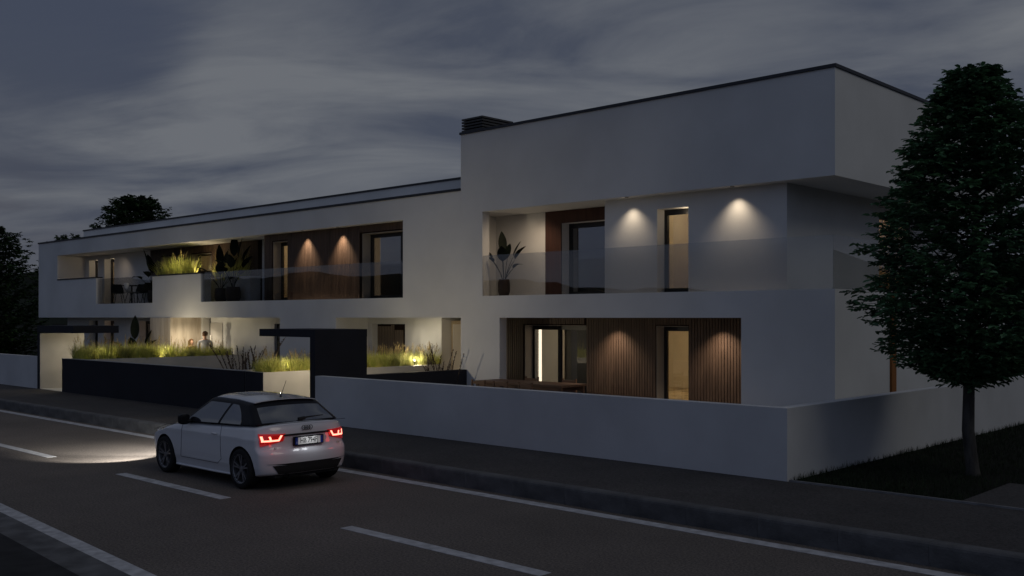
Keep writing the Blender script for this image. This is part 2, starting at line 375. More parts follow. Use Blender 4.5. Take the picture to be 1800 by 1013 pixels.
# front skin
mb = MB()
XL, XM, XR = -46.2, -18.72, -8.5
holesU = [(-44.15, -40.30, 4.20, ZH2), (-40.30, -35.48, ZF2, ZH2), (-35.48, -31.93, 4.13, ZH2), (-31.93, -21.03, ZF2, ZH2), (-17.93, XR, ZF2, ZH2)]
holesL = [(XL, -35.61, ZB-1, ZH1), (-34.08, -27.02, ZB-1, ZH1), (-24.09, -18.72, ZB-1, ZH1), (-17.32, -10.5, ZB-1, ZH1)]
holed(mb, XL, XR, 0.0, ZH2, holesU+holesL, YF, YF+T)
put('front_wall', mb, M_white, BLD)
put('upper_block', MB().box(XM, XR, YF, 27.5, ZH2, 7.32), M_white, BLD)
put('parapet', MB().box(XL, XM-.002, YF, YF+T, ZH2, 5.88), M_white, BLD)
put('roof', MB().box(XL, XM-.003, YF+T+.002, 28, 5.285, 5.62), M_white, BLD)
put('setback_parapet', MB().box(-45.7, XM-.004, 19.6, 19.85, 5.62, 6.54), M_white, BLD)
put('floor_slab', MB().box(XL, XR-.252, YF+T+.001, 28, ZH1+.003, ZF2-.004), M_white, BLD)
c = MB(); c.box(XL-.03, XM-.006, YF-.03, YF+T+.03, 5.882, 5.945); put('coping', c, M_cop, BLD)
c = MB(); c.box(-45.73, XM-.006, 19.57, 19.9, 6.542, 6.6); put('coping', c, M_cop, BLD)
c = MB(); c.box(XM-.03, XR+.03, YF-.03, YF+.3, 7.322, 7.385); c.box(XR-.3, XR+.03, YF+.302, 27.53, 7.322, 7.385); put('coping', c, M_cop, BLD)
c = MB(); c.box(-44.15, -40.30, YF-.02, YF+T+.02, 4.202, 4.25); put('coping', c, M_frame, BLD)
c = MB(); c.box(-35.48, -31.93, YF-.02, 18.23, 4.132, 4.18); put('coping', c, M_frame, BLD)
# side wall of the ground floor + upper recess side
put('side_wall', MB().box(XR-.25, XR, YF+T+.001, 27.5, 0.0, ZF2-.003), M_white, BLD)
put('corner_post', MB().box(XR-.05, XR+.05, 20.30, 20.52, 0.2, ZF2-.01), M_post, BLD)
mb = MB(); holed(mb, 18.1, 27.5, ZF2, ZH2-.002, [(22.45, 24.4, ZF2, 4.98)], -9.65, -9.95, axis='X'); put('upper_side_wall', mb, M_white, BLD, recalc=True)
# ------- recess back walls (holed, 0.35 deep reveals)
def wallp(name, x0, x1, z0, z1, holes, y, m=None, d=0.35):
    mb = MB(); holed(mb, x0, x1, z0, z1, holes, y, y+d); return put(name, mb, m or M_white, BLD)
w1d = (-12.77, -11.96, ZF2, 4.98)
wallp('recess_wall', -14.23, -9.951, ZF2, ZH2-.002, [w1d], 18.1)
put('recess_wall', MB().box(-9.949, -9.65, 18.1, 18.45, ZF2, ZH2-.003), M_white, BLD) if False else None
w2d = (-16.3, -14.231, ZF2, 4.96)
wallp('recess_wall', -18.62, -14.231, ZF2, ZH2-.003, [w2d], 19.0)
put('recess_wall', MB().box(-14.23, -13.95, 18.451, 19.35, ZF2, ZH2-.004), M_white, BLD)
put('recess_wall', MB().box(-18.85, -18.62, YF+T+.001, 19.35, ZF2, ZH2-.004), M_white, BLD)
put('timber_panel', MB().box(-16.83, -16.3, 18.965, 18.998, ZF2+.01, ZH2-.006).box(-16.3, -14.24, 18.965, 18.998, 4.96, ZH2-.006), M_wood2, BLD)
w3a = (-27.83, -27.02, ZF2, 5.04); w3b = (-23.18, -20.9, ZF2, 5.04)
wallp('recess_wall', -28.33, -20.8, ZF2, ZH2-.002, [w3a, w3b], 18.1, M_back)
put('recess_wall', MB().box(-28.33, -28.05, 18.451, 19.35, ZF2, ZH2-.004), M_white, BLD)
w4a = (-37.1, -36.2, 4.3, 4.97); w4b = (-34.75, -33.3, 4.3, 4.97)
wallp('recess_wall', -38.0, -29.93, ZF2, ZH2-.002, [w4a, w4b], 19.0, M_back)
wallp('recess_wall', -29.929, -28.331, ZF2, ZH2-.002, [], 19.0)
w6a = (-43.72, -42.85, ZF2, 5.10); w6b = (-42.2, -41.27, ZF2, 5.10)
wallp('recess_wall', -44.45, -38.001, ZF2, ZH2-.002, [w6a, w6b], 19.0)
put('recess_wall', MB().box(-44.45, -44.151, YF+T+.001, 18.999, ZF2, ZH2-.004), M_white, BLD)
# ground floor
w5a = (-17.55, -15.51, 0.3, 2.40); w5b = (-13.41, -12.55, 0.3, 2.40)
wallp('recess_wall', -18.70, -10.3, 0.3, ZH1, [w5a, w5b], 19.0, M_back)
put('recess_wall', MB().box(-10.499, -10.25, YF+T+.001, 18.999, 0.3, ZH1), M_white, BLD)
w8 = (-23.89, -22.35, 0.3, 2.40)
wallp('recess_wall', -24.35, -20.77, 0.3, ZH1, [w8], 19.0)
put('recess_wall', MB().box(-24.35, -24.092, YF+T+.001, 18.999, 0.3, ZH1), M_white, BLD)
put('recess_wall', MB().box(-21.1, -20.77, 19.351, 21.4, 0.3, ZH1), M_white, BLD)
put('recess_wall', MB().box(-21.1, -18.3, 21.4, 21.7, 0.3, ZH1), M_white, BLD)
w9 = (-33.92, -33.35, 0.3, 2.58)
wallp('recess_wall', -34.08, -26.5, 0.3, ZH1, [w9, (-29.18, -28.2, .3, 2.38)], 19.0)
put('recess_wall', MB().box(-35.608, -34.085, YF+T+.001, 19.35, 0.3, ZH1), M_white, BLD)
put('concrete_panel', MB().box(-34.083, -34.05, YF+.004, 18.998, 0.25, ZH1-.002), M_board, BLD)
put('concrete_panel', MB().box(-35.606, -34.052, YF-.03, YF-.002, 0.25, ZH1-.004), M_board, BLD)
w7 = [(-43.72, -42.85, 0.3, 2.45), (-42.2, -41.27, 0.3, 2.45), (-39.0, -37.85, 0.3, 2.45)]
wallp('recess_wall', -46.0, -35.609, 0.3, ZH1, w7, 19.0)

# ------- windows with lit rooms behind
def window(hole, y, d=0.35, mull=(), glass=M_win, b=0.085, low=0.10, top=0.12, room=None, rx=(0.5, 0.5), energy=12, colr=WARM, label=None):
    x0, x1, z0, z1 = hole
    f = MB(); yy = (y+d-.075, y+d-.005)
    f.box(x0+.001, x0+b, *yy, z0+.001, z1-.001); f.box(x1-b, x1-.001, *yy, z0+.001, z1-.001)
    f.box(x0+b, x1-b, *yy, z1-top, z1-.001); f.box(x0+b, x1-b, *yy, z0+.001, z0+low)
    for mxx in mull: f.box(mxx-.045, mxx+.045, yy[0]-.01, yy[1], z0+low, z1-top)
    w = put('window', f, M_frame, BLD)
    if label: w['label'] = label
    g = MB().box(x0+b, x1-b, y+d-.045, y+d-.035, z0+low, z1-top)
    go = link('pane', g.mesh('pane', glass), w)
    if room:
        rd, rh = room
        X0, X1, Y0, Y1, Z0, Z1 = x0-rx[0], x1+rx[1], y+d+.004, y+d+rd, z0+.002, z0+rh
        r = MB()
        r.quad((X0,Y1,Z0),(X1,Y1,Z0),(X1,Y1,Z1),(X0,Y1,Z1)); r.quad((X0,Y0,Z0),(X0,Y1,Z0),(X0,Y1,Z1),(X0,Y0,Z1)); r.quad((X1,Y1,Z0),(X1,Y0,Z0),(X1,Y0,Z1),(X1,Y1,Z1))
        r.quad((X0,Y0,Z1),(X0,Y1,Z1),(X1,Y1,Z1),(X1,Y0,Z1)); r.quad((X0,Y0,Z0),(X1,Y0,Z0),(X1,Y1,Z0),(X0,Y1,Z0), 1)
        put('room', r, [M_room, M_floor], BLD)
        if energy: lamp('room_light', 'POINT', ((X0+X1)/2, (Y0+Y1)/2, Z1-.25), energy, colr, BLD, size=.12)
    return w
EI = 1.0
window(w1d, 18.1, room=(2.2, 2.12), energy=10*EI, label='tall narrow lit window of the upper floor between two wall washers')
window(w2d, 19.0, mull=(-14.75,), glass=M_wdark, room=(2.2, 2.12), energy=0, rx=(.3, 0.25))
window(w3a, 18.1, room=(2.2, 2.12), energy=14*EI, rx=(.2, .5))
window(w3b, 18.1, mull=(-21.75,), glass=M_wdark, room=(2.4, 2.12), energy=0, rx=(.3, .2))
put('curtain', MB().box(-23.14, -22.90, 18.50, 18.53, ZF2+.05, 5.0), mat('glowing_curtain', (0.7, 0.55, 0.33), 0.9, 0.1, emis=(1.0, 0.70, 0.36), estr=0.30), BLD)  # warm room light put into the curtain as emission
for w_ in (w4a, w4b): window(w_, 19.0, room=(1.8, .85), energy=3*EI, b=.06, low=.05, top=.05, rx=(.2, .2), colr=(1, .8, .45))
window(w6a, 19.0, room=(1.8, 2.12), energy=4*EI, rx=(.1, .2)); window(w6b, 19.0, room=(1.8, 2.12), energy=4*EI, rx=(.3, .5))
window(w5a, 19.0, mull=(-16.62,), room=(8.0, 2.2), energy=0, rx=(3.2, 4.8))
window(w5b, 19.0)
for (x_, y_, e_) in ((-17.2, 20.6, 12), (-13.6, 20.8, 24), (-17.5, 24.5, 52), (-13.5, 24.5, 44)): lamp('room_light', 'POINT', (x_, y_, 2.3), e_, WARM, BLD, size=.12)
window(w9, 19.0, room=(1.5, 2.27), energy=7*EI, rx=(.1, .6), b=.05)
for k, w_ in enumerate(w7): window(w_, 19.0, room=(1.6, 2.2), energy=(0, 0, 0)[k], glass=M_wdark, rx=(.05, .1))
mbw = MB(); mbw.box(-9.80, -9.72, 22.45, 24.4, ZF2+.02, 3.24).box(-9.80, -9.72, 22.45, 24.4, 4.88, 4.97).box(-9.80, -9.72, 22.45, 22.56, 3.24, 4.88).box(-9.80, -9.72, 23.4, 23.5, 3.24, 4.88).box(-9.80, -9.72, 24.3, 24.4, 3.24, 4.88)
sw = put('window', mbw, M_frame, BLD); link('pane', MB().box(-9.765, -9.755, 22.56, 24.3, 3.24, 4.88).mesh('pane', M_win), sw)
r = MB(); X0, X1, Y0, Y1, Z0, Z1 = -12.2, -9.955, 22.0, 25, ZF2, 5.27
r.quad((X0,Y1,Z0),(X1,Y1,Z0),(X1,Y1,Z1),(X0,Y1,Z1)); r.quad((X0,Y0,Z0),(X0,Y1,Z0),(X0,Y1,Z1),(X0,Y0,Z1)); r.quad((X1,Y0,Z0),(X0,Y0,Z0),(X0,Y0,Z1),(X1,Y0,Z1)); r.quad((X0,Y0,Z0),(X1,Y0,Z0),(X1,Y1,Z0),(X0,Y1,Z0)); r.quad((X0,Y0,Z1),(X0,Y1,Z1),(X1,Y1,Z1),(X1,Y0,Z1))
put('room', r, M_room, BLD); lamp('room_light', 'POINT', (-11, 23.5, 4.9), 9*EI, WARM2, BLD, size=.12)
for (h_, y_) in ((w3a, 18.1), (w3b, 18.1), (w5a, 19.0), (w5b, 19.0), (w4a, 19.0), (w4b, 19.0)):
    put('window_lining', MB().box(h_[0]+.001, h_[0]+.012, y_-.022, y_+.27, h_[2]+.001, h_[3]-.001).box(h_[0]+.012, h_[1]-.001, y_-.022, y_+.27, h_[3]-.012, h_[3]-.001), mat('grey_lining', (.27, .245, .22), .85, .2), BLD)
put('dark_blocker', MB().box(-16.56, -15.52, 19.40, 19.42, .32, 2.38), M_frame, BLD)  # dark sheet added to hide the lit room behind the right leaf
# led strip in the living room window
put('light_strip', MB().box(-17.41, -17.34, 19.36, 19.40, .33, 2.37), M_led, BLD)

# ------- timber battens and boards, one by one
def battens(parent, x0, x1, z0, z1, y, w, gap, dep, mats, holes=(), jit=0.0):
    cache = {}
    x = x0
    while x+w <= x1+1e-6:
        zs = [(z0, z1)]
        for h in holes:
            if h[0] < x+w*.5 < h[1]:
                zs = [(a, b) for (a, b) in ((z0, h[2]), (h[3], z1)) if b-a > .03]
        for (a, b) in zs:
            key = (round(a, 3), round(b, 3), random.randrange(len(mats)))
            if key not in cache:
                m = MB(); m.box(0, w, -dep, 0, a, b); cache[key] = m.mesh('batten', mats[key[2]])
            o = link('batten', cache[key], parent, keep=False); o.location = (x-BLD.location.x, y-.001-BLD.location.y+random.uniform(-jit, 0), -BLD.location.z)
            o.location = (x, y-.001-random.uniform(0, jit), 0)
        x += w+gap
def woods(n):
    out = []
    for i in range(n):
        g = random.uniform(.75, 1.2)
        out.append(mat('walnut_batten_%d' % i, (0.050*g, 0.031*g, 0.022*g), 0.55, 0.3, col2=(0.090*g, 0.058*g, 0.042*g), nscale=2.0+i*.3, stretch=(8, 8, 0.6), detail=8, bump=.08, bscale=30))
    return out
WDS = woods(5)
cl = put('timber_cladding', MB().box(-18.6, -10.5, 18.985, 18.999, 2.41, ZH1-.002), M_back, BLD)
battens(cl, -15.47, -10.52, 0.31, ZH1-.004, 18.985, 0.060, 0.016, .022, WDS, [(-13.44, -12.52, .2, 2.43)], .003)
battens(cl, -18.5, -15.55, 0.31, ZH1-.004, 18.985, 0.060, 0.016, .022, WDS, [(-17.6, -15.46, .2, 2.43)], .003)
cl2 = put('timber_cladding', MB().box(-28.32, -21.1, 18.085, 18.099, 5.10, ZH2-.004), M_back, BLD)
battens(cl2, -28.32, -21.0, ZF2+.01, ZH2-.004, 18.085, 0.142, 0.006, .02, WDS, [(-27.87, -26.98, 3, 5.08), (-23.22, -20.8, 3, 5.08)], .004)
cl3 = put('timber_cladding', MB().box(-37.99, -29.94, 18.985, 18.999, 5.10, ZH2-.004), M_back, BLD)
battens(cl3, -37.98, -30.0, 4.02, ZH2-.004, 18.985, 0.142, 0.006, .02, WDS, [(-37.15, -36.15, 4.25, 5.02), (-34.8, -33.25, 4.25, 5.02)], .004)
# plank shutters in the ground floor window beside the entrance
sh = put('shutter', MB().box(-23.89, -22.35, 19.22, 19.25, .31, 2.39), M_back, BLD)
for k in range(9):
    m = MB().box(0, .118, -.025, 0, .32, 2.33 if k < 5 else (2.38 if k == 5 else 2.22)); o = link('plank', m.mesh('plank', M_plank), sh); o.location = (-23.86+k*.13+(.06 if k > 5 else 0), 19.215-(.03 if k > 5 else 0)+random.uniform(-.004, .004), 0)
put('dark_door', MB().box(-29.17, -28.2, 19.1, 19.15, .31, 2.37), M_frame, BLD)
# entrance doors: handles
dr = put('entrance_door', MB().box(-20.768, -20.735, 19.42, 20.5, .32, 2.4), M_steel, BLD)
h = MB(); h.tube([(-20.66, 19.85, .95), (-20.66, 19.85, 1.95)], .018, 8); h.tube([(-20.735, 19.85, 1.05), (-20.66, 19.85, 1.05)], .01, 6); h.tube([(-20.735, 19.85, 1.85), (-20.66, 19.85, 1.85)], .01, 6); h.box(-20.735, -20.70, 19.70, 19.77, 1.13, 1.29)
put('door_handle', h, M_steel, dr)
dr = put('entrance_door', MB().box(-33.33, -32.5, 18.97, 18.998, .32, 2.4), M_plstr, BLD)
h = MB(); h.tube([(-33.2, 18.9, .95), (-33.2, 18.9, 1.95)], .022, 8); h.tube([(-33.2, 18.97, 1.05), (-33.2, 18.9, 1.05)], .01, 6); h.tube([(-33.2, 18.97, 1.85), (-33.2, 18.9, 1.85)], .01, 6)
put('door_handle', h, M_steel, dr)
# planter wall behind the upper planter and the return of the front planter
put('planter_wall', MB().box(-33.2, -29.95, 18.55, 18.95, ZF2, 4.02), M_plstr, BLD)
put('planter_wall', MB().box(-35.478, -31.932, YF+T+.001, 18.2, ZF2, 4.13), M_white, BLD)
# glass balustrades
def pane(x0, x1, y0, y1, z0, z1, nm='glass_balustrade'):
    put(nm, MB().box(x0, x1, y0, y1, z0, z1), M_bal, BLD)
pane(-17.925, -8.545, 17.815, 17.827, ZF2-.002, 4.165)
pane(-8.557, -8.545, 17.832, 23.5, ZF2-.002, 4.165)
pane(-31.925, -21.035, 17.86, 17.872, ZF2-.002, 4.165)
pane(-40.295, -35.485, 17.86, 17.872, ZF2-.002, 4.165)
# louvred chimney
ch = put('chimney', MB().box(-18.82, -18.20, 18.08, 19.05, 7.0, 7.74), M_back, BLD)
for k in range(6):
    z = 7.36+k*.075
    s = MB().box(-18.90, -18.13, 18.0, 18.05, z, z+.045).box(-18.90, -18.13, 19.10, 19.15, z, z+.045).box(-18.90, -18.85, 18.05, 19.10, z, z+.045).box(-18.18, -18.13, 18.05, 19.10, z, z+.045)
    if k == 5: s.box(-18.85, -18.18, 18.05, 19.1, z, z+.045)
    put('slat', s, M_louv, ch)
# ------- wall washers (a lens in the soffit and the lamp's light)
def washer(x, y, z, e, wall_y, col=WARM, cone=84):
    m = MB(); m.lathe([(.045, 0), (.045, -.012), (.032, -.012), (.030, -.004)], 14, (x, y, z)); o = put('downlight', m, M_frame, BLD, smooth=False)
    m = MB(); m.lathe([(.001, -.006), (.030, -.006)], 12, (x, y, z)); link('lens', m.mesh('lens', M_lens), o)
    lamp('downlight_lamp', 'SPOT', (x, y, z-.02), e, col, BLD, size=.03, aim=(x, y, z-2), cone=cone, blend=1.0)
for (x, e_) in ((-13.42, 34), (-10.74, 42)): washer(x, 17.855, ZH2-.002, e_, 18.1, (1, .80, .56), 104)
for (x, e_) in ((-25.88, 260), (-24.08, 280)): washer(x, 17.86, ZH2-.002, e_, 18.08, (1, .79, .55), 88)
for (x, e_) in ((-14.49, 150), (-11.61, 165)): washer(x, 18.60, ZH1, e_, 18.96, (1, .80, .58), 108)
washer(-19.6, 19.9, ZH1, 14, 20, (1, .88, .7), 110)

# ------------------------------------------------------------------ street walls, portals, planters
w = MB(); w.box(-18.49, -6.98, 13.1, 13.3, 0.0, 1.29); w.box(-7.18, -6.98, 13.301, 34, 0.0, 1.29)
tag(put('street_wall', w, M_wallw), 'long white rendered boundary wall turning the corner by the lawn', 'wall')
tag(put('street_wall', MB().box(-90, -34.12, 13.1, 13.3, 0.0, 1.30), M_wallw), 'short stretch of white boundary wall left of the pale lit gate panel', 'wall')
w = empty('street_wall', (-26.7, 13.1, .24)); tag(w, 'long dark charcoal boundary wall in front of the grass planter', 'wall')
put('panel', MB().box(-32.09, -21.375, 13.08, 13.24, 0.0, 1.285), M_char, w)
put('capping', MB().box(-32.1, -21.37, 13.065, 13.25, 1.287, 1.30), mat('grey_cap', (0.25, .25, .26), .6), w)
put('side_panel', MB().box(-21.335, -20.60, 13.08, 13.099, 0.0, 1.285), M_char, w)
put('joint_strip', MB().box(-21.372, -21.338, 13.10, 13.14, 0.0, 1.29), M_plstr, w)
# planters running back to the house
def planter(nm, x0, x1, y0, y1, z1, label):
    p = MB(); t = .12
    p.box(x0, x0+t, y0, y1, 0.0, z1); p.box(x1-t, x1, y0, y1, 0.0, z1); p.box(x0+t, x1-t, y0, y0+t, 0.0, z1); p.box(x0+t, x1-t, y1-t, y1, 0.0, z1)
    rt = empty(nm, ((x0+x1)/2, y0, .24)); tag(rt, label, 'planter', 'white planters by the entrances')
    put('shell', p, M_plstr, rt); put('soil', MB().box(x0+t, x1-t, y0+t, y1-t, 0.6, z1-.06), M_soil, rt)
planter('planter', -22.06, -20.58, 13.10, 18.985, 1.285, 'white planter beside the dark entrance portal, filled with bright yellow green grass')
planter('planter', -32.088, -30.9, 13.25, 18.9, 1.285, 'white planter behind the long dark street wall, grass lit along its left half')
# portal on the right
p = empty('entrance_portal', (-18.6, 13.1, .24)); tag(p, 'dark charcoal entrance portal with flat canopy beside the car roof', 'portal')
put('side_panel', MB().box(-18.69, -18.495, 13.1, 14.56, 0.2, 2.15), M_char, p)
put('canopy', MB().box(-20.75, -18.49, 13.098, 14.562, 2.15, 2.325), M_char, p)
m = MB(); m.lathe([(.05, 0), (.05, -.012), (.035, -.012), (.033, -.004)], 14, (-19.7, 13.85, 2.149)); o = put('downlight', m, M_frame, p)
m = MB(); m.lathe([(.001, -.006), (.033, -.006)], 12, (-19.7, 13.85, 2.149)); link('lens', m.mesh('lens', M_lens), o)
lamp('portal_lamp', 'SPOT', (-19.75, 13.9, 2.12), 14, (1, .88, .68), p, size=.03, aim=(-19.75, 14.1, 0), cone=150, blend=.6)
tag(put('garden_wall', MB().box(-18.68, -18.495, 14.563, 17.797, 0.2, 1.255), M_char), 'low dark wall running back from the portal to the house', 'wall')
# portal on the left
p = empty('entrance_portal', (-33.9, 13.1, .24)); tag(p, 'pale lit gate panel under a dark canopy at the far left', 'portal')
put('side_panel', MB().box(-34.11, -33.93, 13.1, 14.56, 0.2, 2.07), M_char, p)
put('lit_panel', MB().box(-33.928, -33.90, 13.11, 14.56, 0.24, 2.07), M_plstr, p)
put('canopy', MB().box(-34.12, -31.3, 13.098, 14.562, 2.10, 2.33), M_char, p)
put('light_box', MB().box(-33.3, -32.5, 13.9, 14.1, 2.085, 2.099), M_lens, p)
lamp('portal_lamp', 'SPOT', (-33.0, 13.9, 2.06), 10, (1, .9, .74), p, size=.05, aim=(-33.3, 13.7, 0), cone=150, blend=.6)

# garden luminaires: short posts with a warm head, hidden in the grass
def bollard(x, y, z0, z1, e, col=WARM, label=''):
    b = empty('garden_light', (x, y, z0)); tag(b, label, 'garden light', 'garden lights among the grass')
    m = MB(); m.tube([(x, y, z0), (x, y, z1-.06)], .012, 8); put('post', m, M_frame, b)
    m = MB(); m.lathe([(.001, -.06), (.025, -.06), (.025, -.03), (.001, -.03)], 12, (x, y, z1)); put('head', m, M_lens, b)
    lamp('bulb', 'POINT', (x, y, z1), e, col, b, size=.03)
bollard(-19.15, 14.35, .245, 1.80, 86, (1, .84, .58), 'slim garden light on the entrance path hidden behind the dark portal')
bollard(-20.78, 18.0, 1.2, 1.45, 34, (1, .86, .60), 'small planter light in the grass nearest the entrance recess')
bollard(-21.1, 15.9, 1.2, 1.42, 12, (1, .86, .56), 'small planter light in the grass just right of the dark portal')
bollard(-21.1, 14.0, 1.2, 1.42, 8, (1, .86, .56), 'small planter light in the grass left of the dark portal')
bollard(-31.45, 14.1, 1.2, 1.42, 10, (1, .86, .56), 'small planter light at the left end of the long grass row')
bollard(-31.45, 16.3, 1.2, 1.42, 12, (1, .86, .56), 'small planter light in the middle of the long grass row')
bollard(-32.7, 14.6, .245, 1.60, 20, (1, .86, .58), 'slim garden light on the left entrance path, nearer the street')
bollard(-32.75, 16.9, .245, 1.60, 60, (1, .84, .56), 'slim garden light on the left entrance path, nearer the people')
def rl_(x, y, z, e, col=(1, .78, .5)): lamp('reveal_fill', 'POINT', (x, y, z), e, col, BLD, size=.03)  # fill points added in the openings to warm the jambs
rl_(-12.15, 18.30, 4.85, 1.6); rl_(-42.95, 19.2, 4.95, 2.2); rl_(-41.4, 19.2, 4.95, 2.2); rl_(-14.6, 19.2, 4.8, 1.0, (1, .8, .6)); rl_(-38.0, 19.2, 2.35, .8, (1, .6, .35)); rl_(-41.4, 19.2, 2.35, .6, (1, .6, .35))
lamp('recess_fill', 'SPOT', (-16.7, 18.2, 5.2), 50, (1, .76, .5), BLD, size=.12, aim=(-17.4, 18.5, 3.2), cone=150, blend=1)  # recess spots added without fixtures, to brighten the recess walls
lamp('recess_fill', 'SPOT', (-40.0, 18.3, 5.2), 10, (1, .78, .55), BLD, size=.12, aim=(-40.8, 18.6, 3.2), cone=150, blend=1)
lamp('recess_fill', 'SPOT', (-32.9, 18.0, 2.35), 60, (1, .84, .6), BLD, size=.05, aim=(-33.6, 18.3, 0), cone=150, blend=.6)
lamp('recess_fill', 'SPOT', (-21.4, 17.95, 2.5), 34, (1, .86, .62), BLD, size=.05, aim=(-21.2, 18.5, 0.9), cone=160, blend=1)
lamp('recess_fill', 'SPOT', (-29.6, 17.9, 2.5), 8, (1, .84, .6), BLD, size=.05, aim=(-29.6, 18.3, 0.5), cone=160, blend=1)
lamp('soffit_fill', 'SPOT', (-33.9, 18.0, 5.2), 46, (1, .86, .5), BLD, size=.05, aim=(-34.0, 18.15, 3), cone=120, blend=1)  # spot without fixture, added to brighten the parapet grass from above
lamp('planter_uplight', 'SPOT', (-32.95, 18.32, 4.05), 40, (1, .80, .48), BLD, size=.03, aim=(-32.2, 18.6, 6), cone=150, blend=.7)
# ------------------------------------------------------------------ vegetation
M_gr = mat('yellow_green_grass', (0.40, 0.44, 0.10), 0.6, 0.3, col2=(0.66, 0.62, 0.20), nscale=6, transl=0.45)
M_gr2 = mat('olive_grass', (0.18, 0.20, 0.06), 0.6, 0.3, col2=(0.36, 0.34, 0.12), nscale=6, transl=0.3)
M_dry = mat('dry_plume', (0.34, 0.26, 0.13), 0.8, 0.2, noise_amt=0.25, nscale=8, transl=0.3)
M_stalk = mat('dark_seed_stalk', (0.06, 0.045, 0.038), 0.8, 0.2, noise_amt=0.3, nscale=8)
M_strel = mat('dark_paddle_leaf', (0.004, 0.007, 0.004), 0.7, 0.12, noise_amt=0.3, nscale=5)
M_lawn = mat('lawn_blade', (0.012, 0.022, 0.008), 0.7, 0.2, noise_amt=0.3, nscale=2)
def blade(mb, p, az, h, lean, w, segs=4, m=0):
    """an arching, folded blade of grass"""
    d = Vector((cos(az), sin(az), 0)); s = Vector((-sin(az), cos(az), 0)); n = len(mb.v)
    for i in range(segs+1):
        t = i/segs; ww = w*(1-t)**.7*.5
        q = Vector(p)+d*(lean*t**1.8)+Vector((0, 0, h*(t-.35*lean/h*t**3*1.2)))
        if i < segs: mb.v += [tuple(q-s*ww), tuple(q+s*ww)]
        else: mb.v.append(tuple(q))
    for i in range(segs-1): mb.f.append((n+2*i, n+2*i+1, n+2*i+3, n+2*i+2)); mb.mi.append(m)
    mb.f.append((n+2*segs-2, n+2*segs-1, n+2*segs)); mb.mi.append(m)
def clump_mesh(nm, nb_, hh, rad, w, plumes=0, mats=(None,), ph=1.3):
    mb = MB()
    for i in range(nb_):
        a = random.uniform(0, 2*pi); r0 = rad*.6*math.sqrt(random.random())
        az = a+random.gauss(0, .5); h = hh*random.uniform(.35, 1.15); lean = h*random.uniform(.08, .85)*random.choice((.5, 1, 1))
        blade(mb, (cos(a)*r0, sin(a)*r0, 0), az, h, lean, w*random.uniform(.7, 1.2), 5)
    for i in range(plumes):
        a = random.uniform(0, 2*pi); h = hh*ph*random.uniform(.85, 1.15); lean = h*random.uniform(.02, .3)
        q0 = Vector((cos(a)*rad*.2, sin(a)*rad*.2, 0)); d = Vector((cos(a), sin(a), 0))
        blade(mb, q0, a, h, lean, w*.6, 5, 0)
        for k in range(18):
            t = .66+.34*k/18; q = q0+d*(lean*t**1.8)+Vector((0, 0, h*(t-.42*lean/h*t**3)))
            az = random.uniform(0, 2*pi); l = .05*(1.2-(t-.66)*2.4)
            blade(mb, q, az, l*1.3, l*.7, .009, 2, 1)
    return mb.mesh(nm, list(mats))
GV = [clump_mesh('ornamental_grass', 210, .52, .30, .013, pl, (M_gr, M_dry), 1.25) for pl in (0, 4, 7, 10)]
GV2 = [clump_mesh('olive_grass', 240, .50, .28, .012, pl, (M_gr2, M_dry), 1.35) for pl in (3, 8)]
GT = [clump_mesh('tall_grass', 260, .80, .32, .02, 30, (M_gr, M_dry), 1.35) for _ in range(2)]
def stalk_mesh(nm, n, h0):
    mb = MB()
    for i in range(n):
        a = random.uniform(0, 2*pi); h = h0*random.uniform(.45, 1.0); lean = h*random.uniform(.03, .45)
        q0 = Vector((random.gauss(0, .09), random.gauss(0, .09), 0)); d = Vector((cos(a), sin(a), 0))
        P = [q0+d*(lean*t**1.6)+Vector((0, 0, h*t)) for t in (0, .25, .5, .75, 1)]
        mb.tube(P, [.006, .005, .005, .004, .003], 4)
        for k in range(26):
            t = .45+.55*k/26; q = q0+d*(lean*t**1.6)+Vector((0, 0, h*t)); az = random.uniform(0, 2*pi)
            blade(mb, q, az, .035, .035, .022, 2)
    for i in range(90): blade(mb, (random.gauss(0, .08), random.gauss(0, .08), 0), random.uniform(0, 2*pi), h0*random.uniform(.3, .55), h0*random.uniform(.05, .3), .012, 4)
    return mb.mesh(nm, M_stalk)
ST = [stalk_mesh('seed_head_grass', 16, 1.0), stalk_mesh('seed_head_grass', 22, 1.0)]
rg = random.Random(11)
ORD = 'first second third fourth fifth sixth seventh eighth ninth tenth eleventh twelfth thirteenth fourteenth fifteenth sixteenth seventeenth'.split()
LIGHTS = [(o.location.x, o.location.y) for o in bpy.data.objects if o.name.startswith('bulb')]
def grass(nm, me, x, y, z, s, label, group):
    if any(math.hypot(x-a, y-b) < .26 for a, b in LIGHTS): return
    o = link(nm, me); o.location = (x, y, z); o.rotation_euler = (0, 0, rg.uniform(0, 6.28)); o.scale = (s*rg.uniform(.95, 1.1), s*rg.uniform(.95, 1.1), s)
    tag(o, label, 'grass', group, 'thing')
n = 0
y = 13.35
k = -1
while y < 18.8:                                            # planter beside the dark portal
    k += 1
    for x, row in ((-20.85, 'path side'), (-21.25, 'middle'), (-21.7, 'garden side')):
        if x < -21.5 and y < 13.9: continue
        me = rg.choice(GV if y < 17.3 else GV2+GV[2:])
        grass('ornamental_grass', me, x+rg.uniform(-.08, .08), y+rg.uniform(-.08, .08), 1.22, rg.uniform(.8, 1.05), ORD[k]+' yellow green grass clump from the street, '+row+' row, planter by the dark portal', 'grass clumps in the planter by the portal')
    y += .36
y = 13.5
k = -1
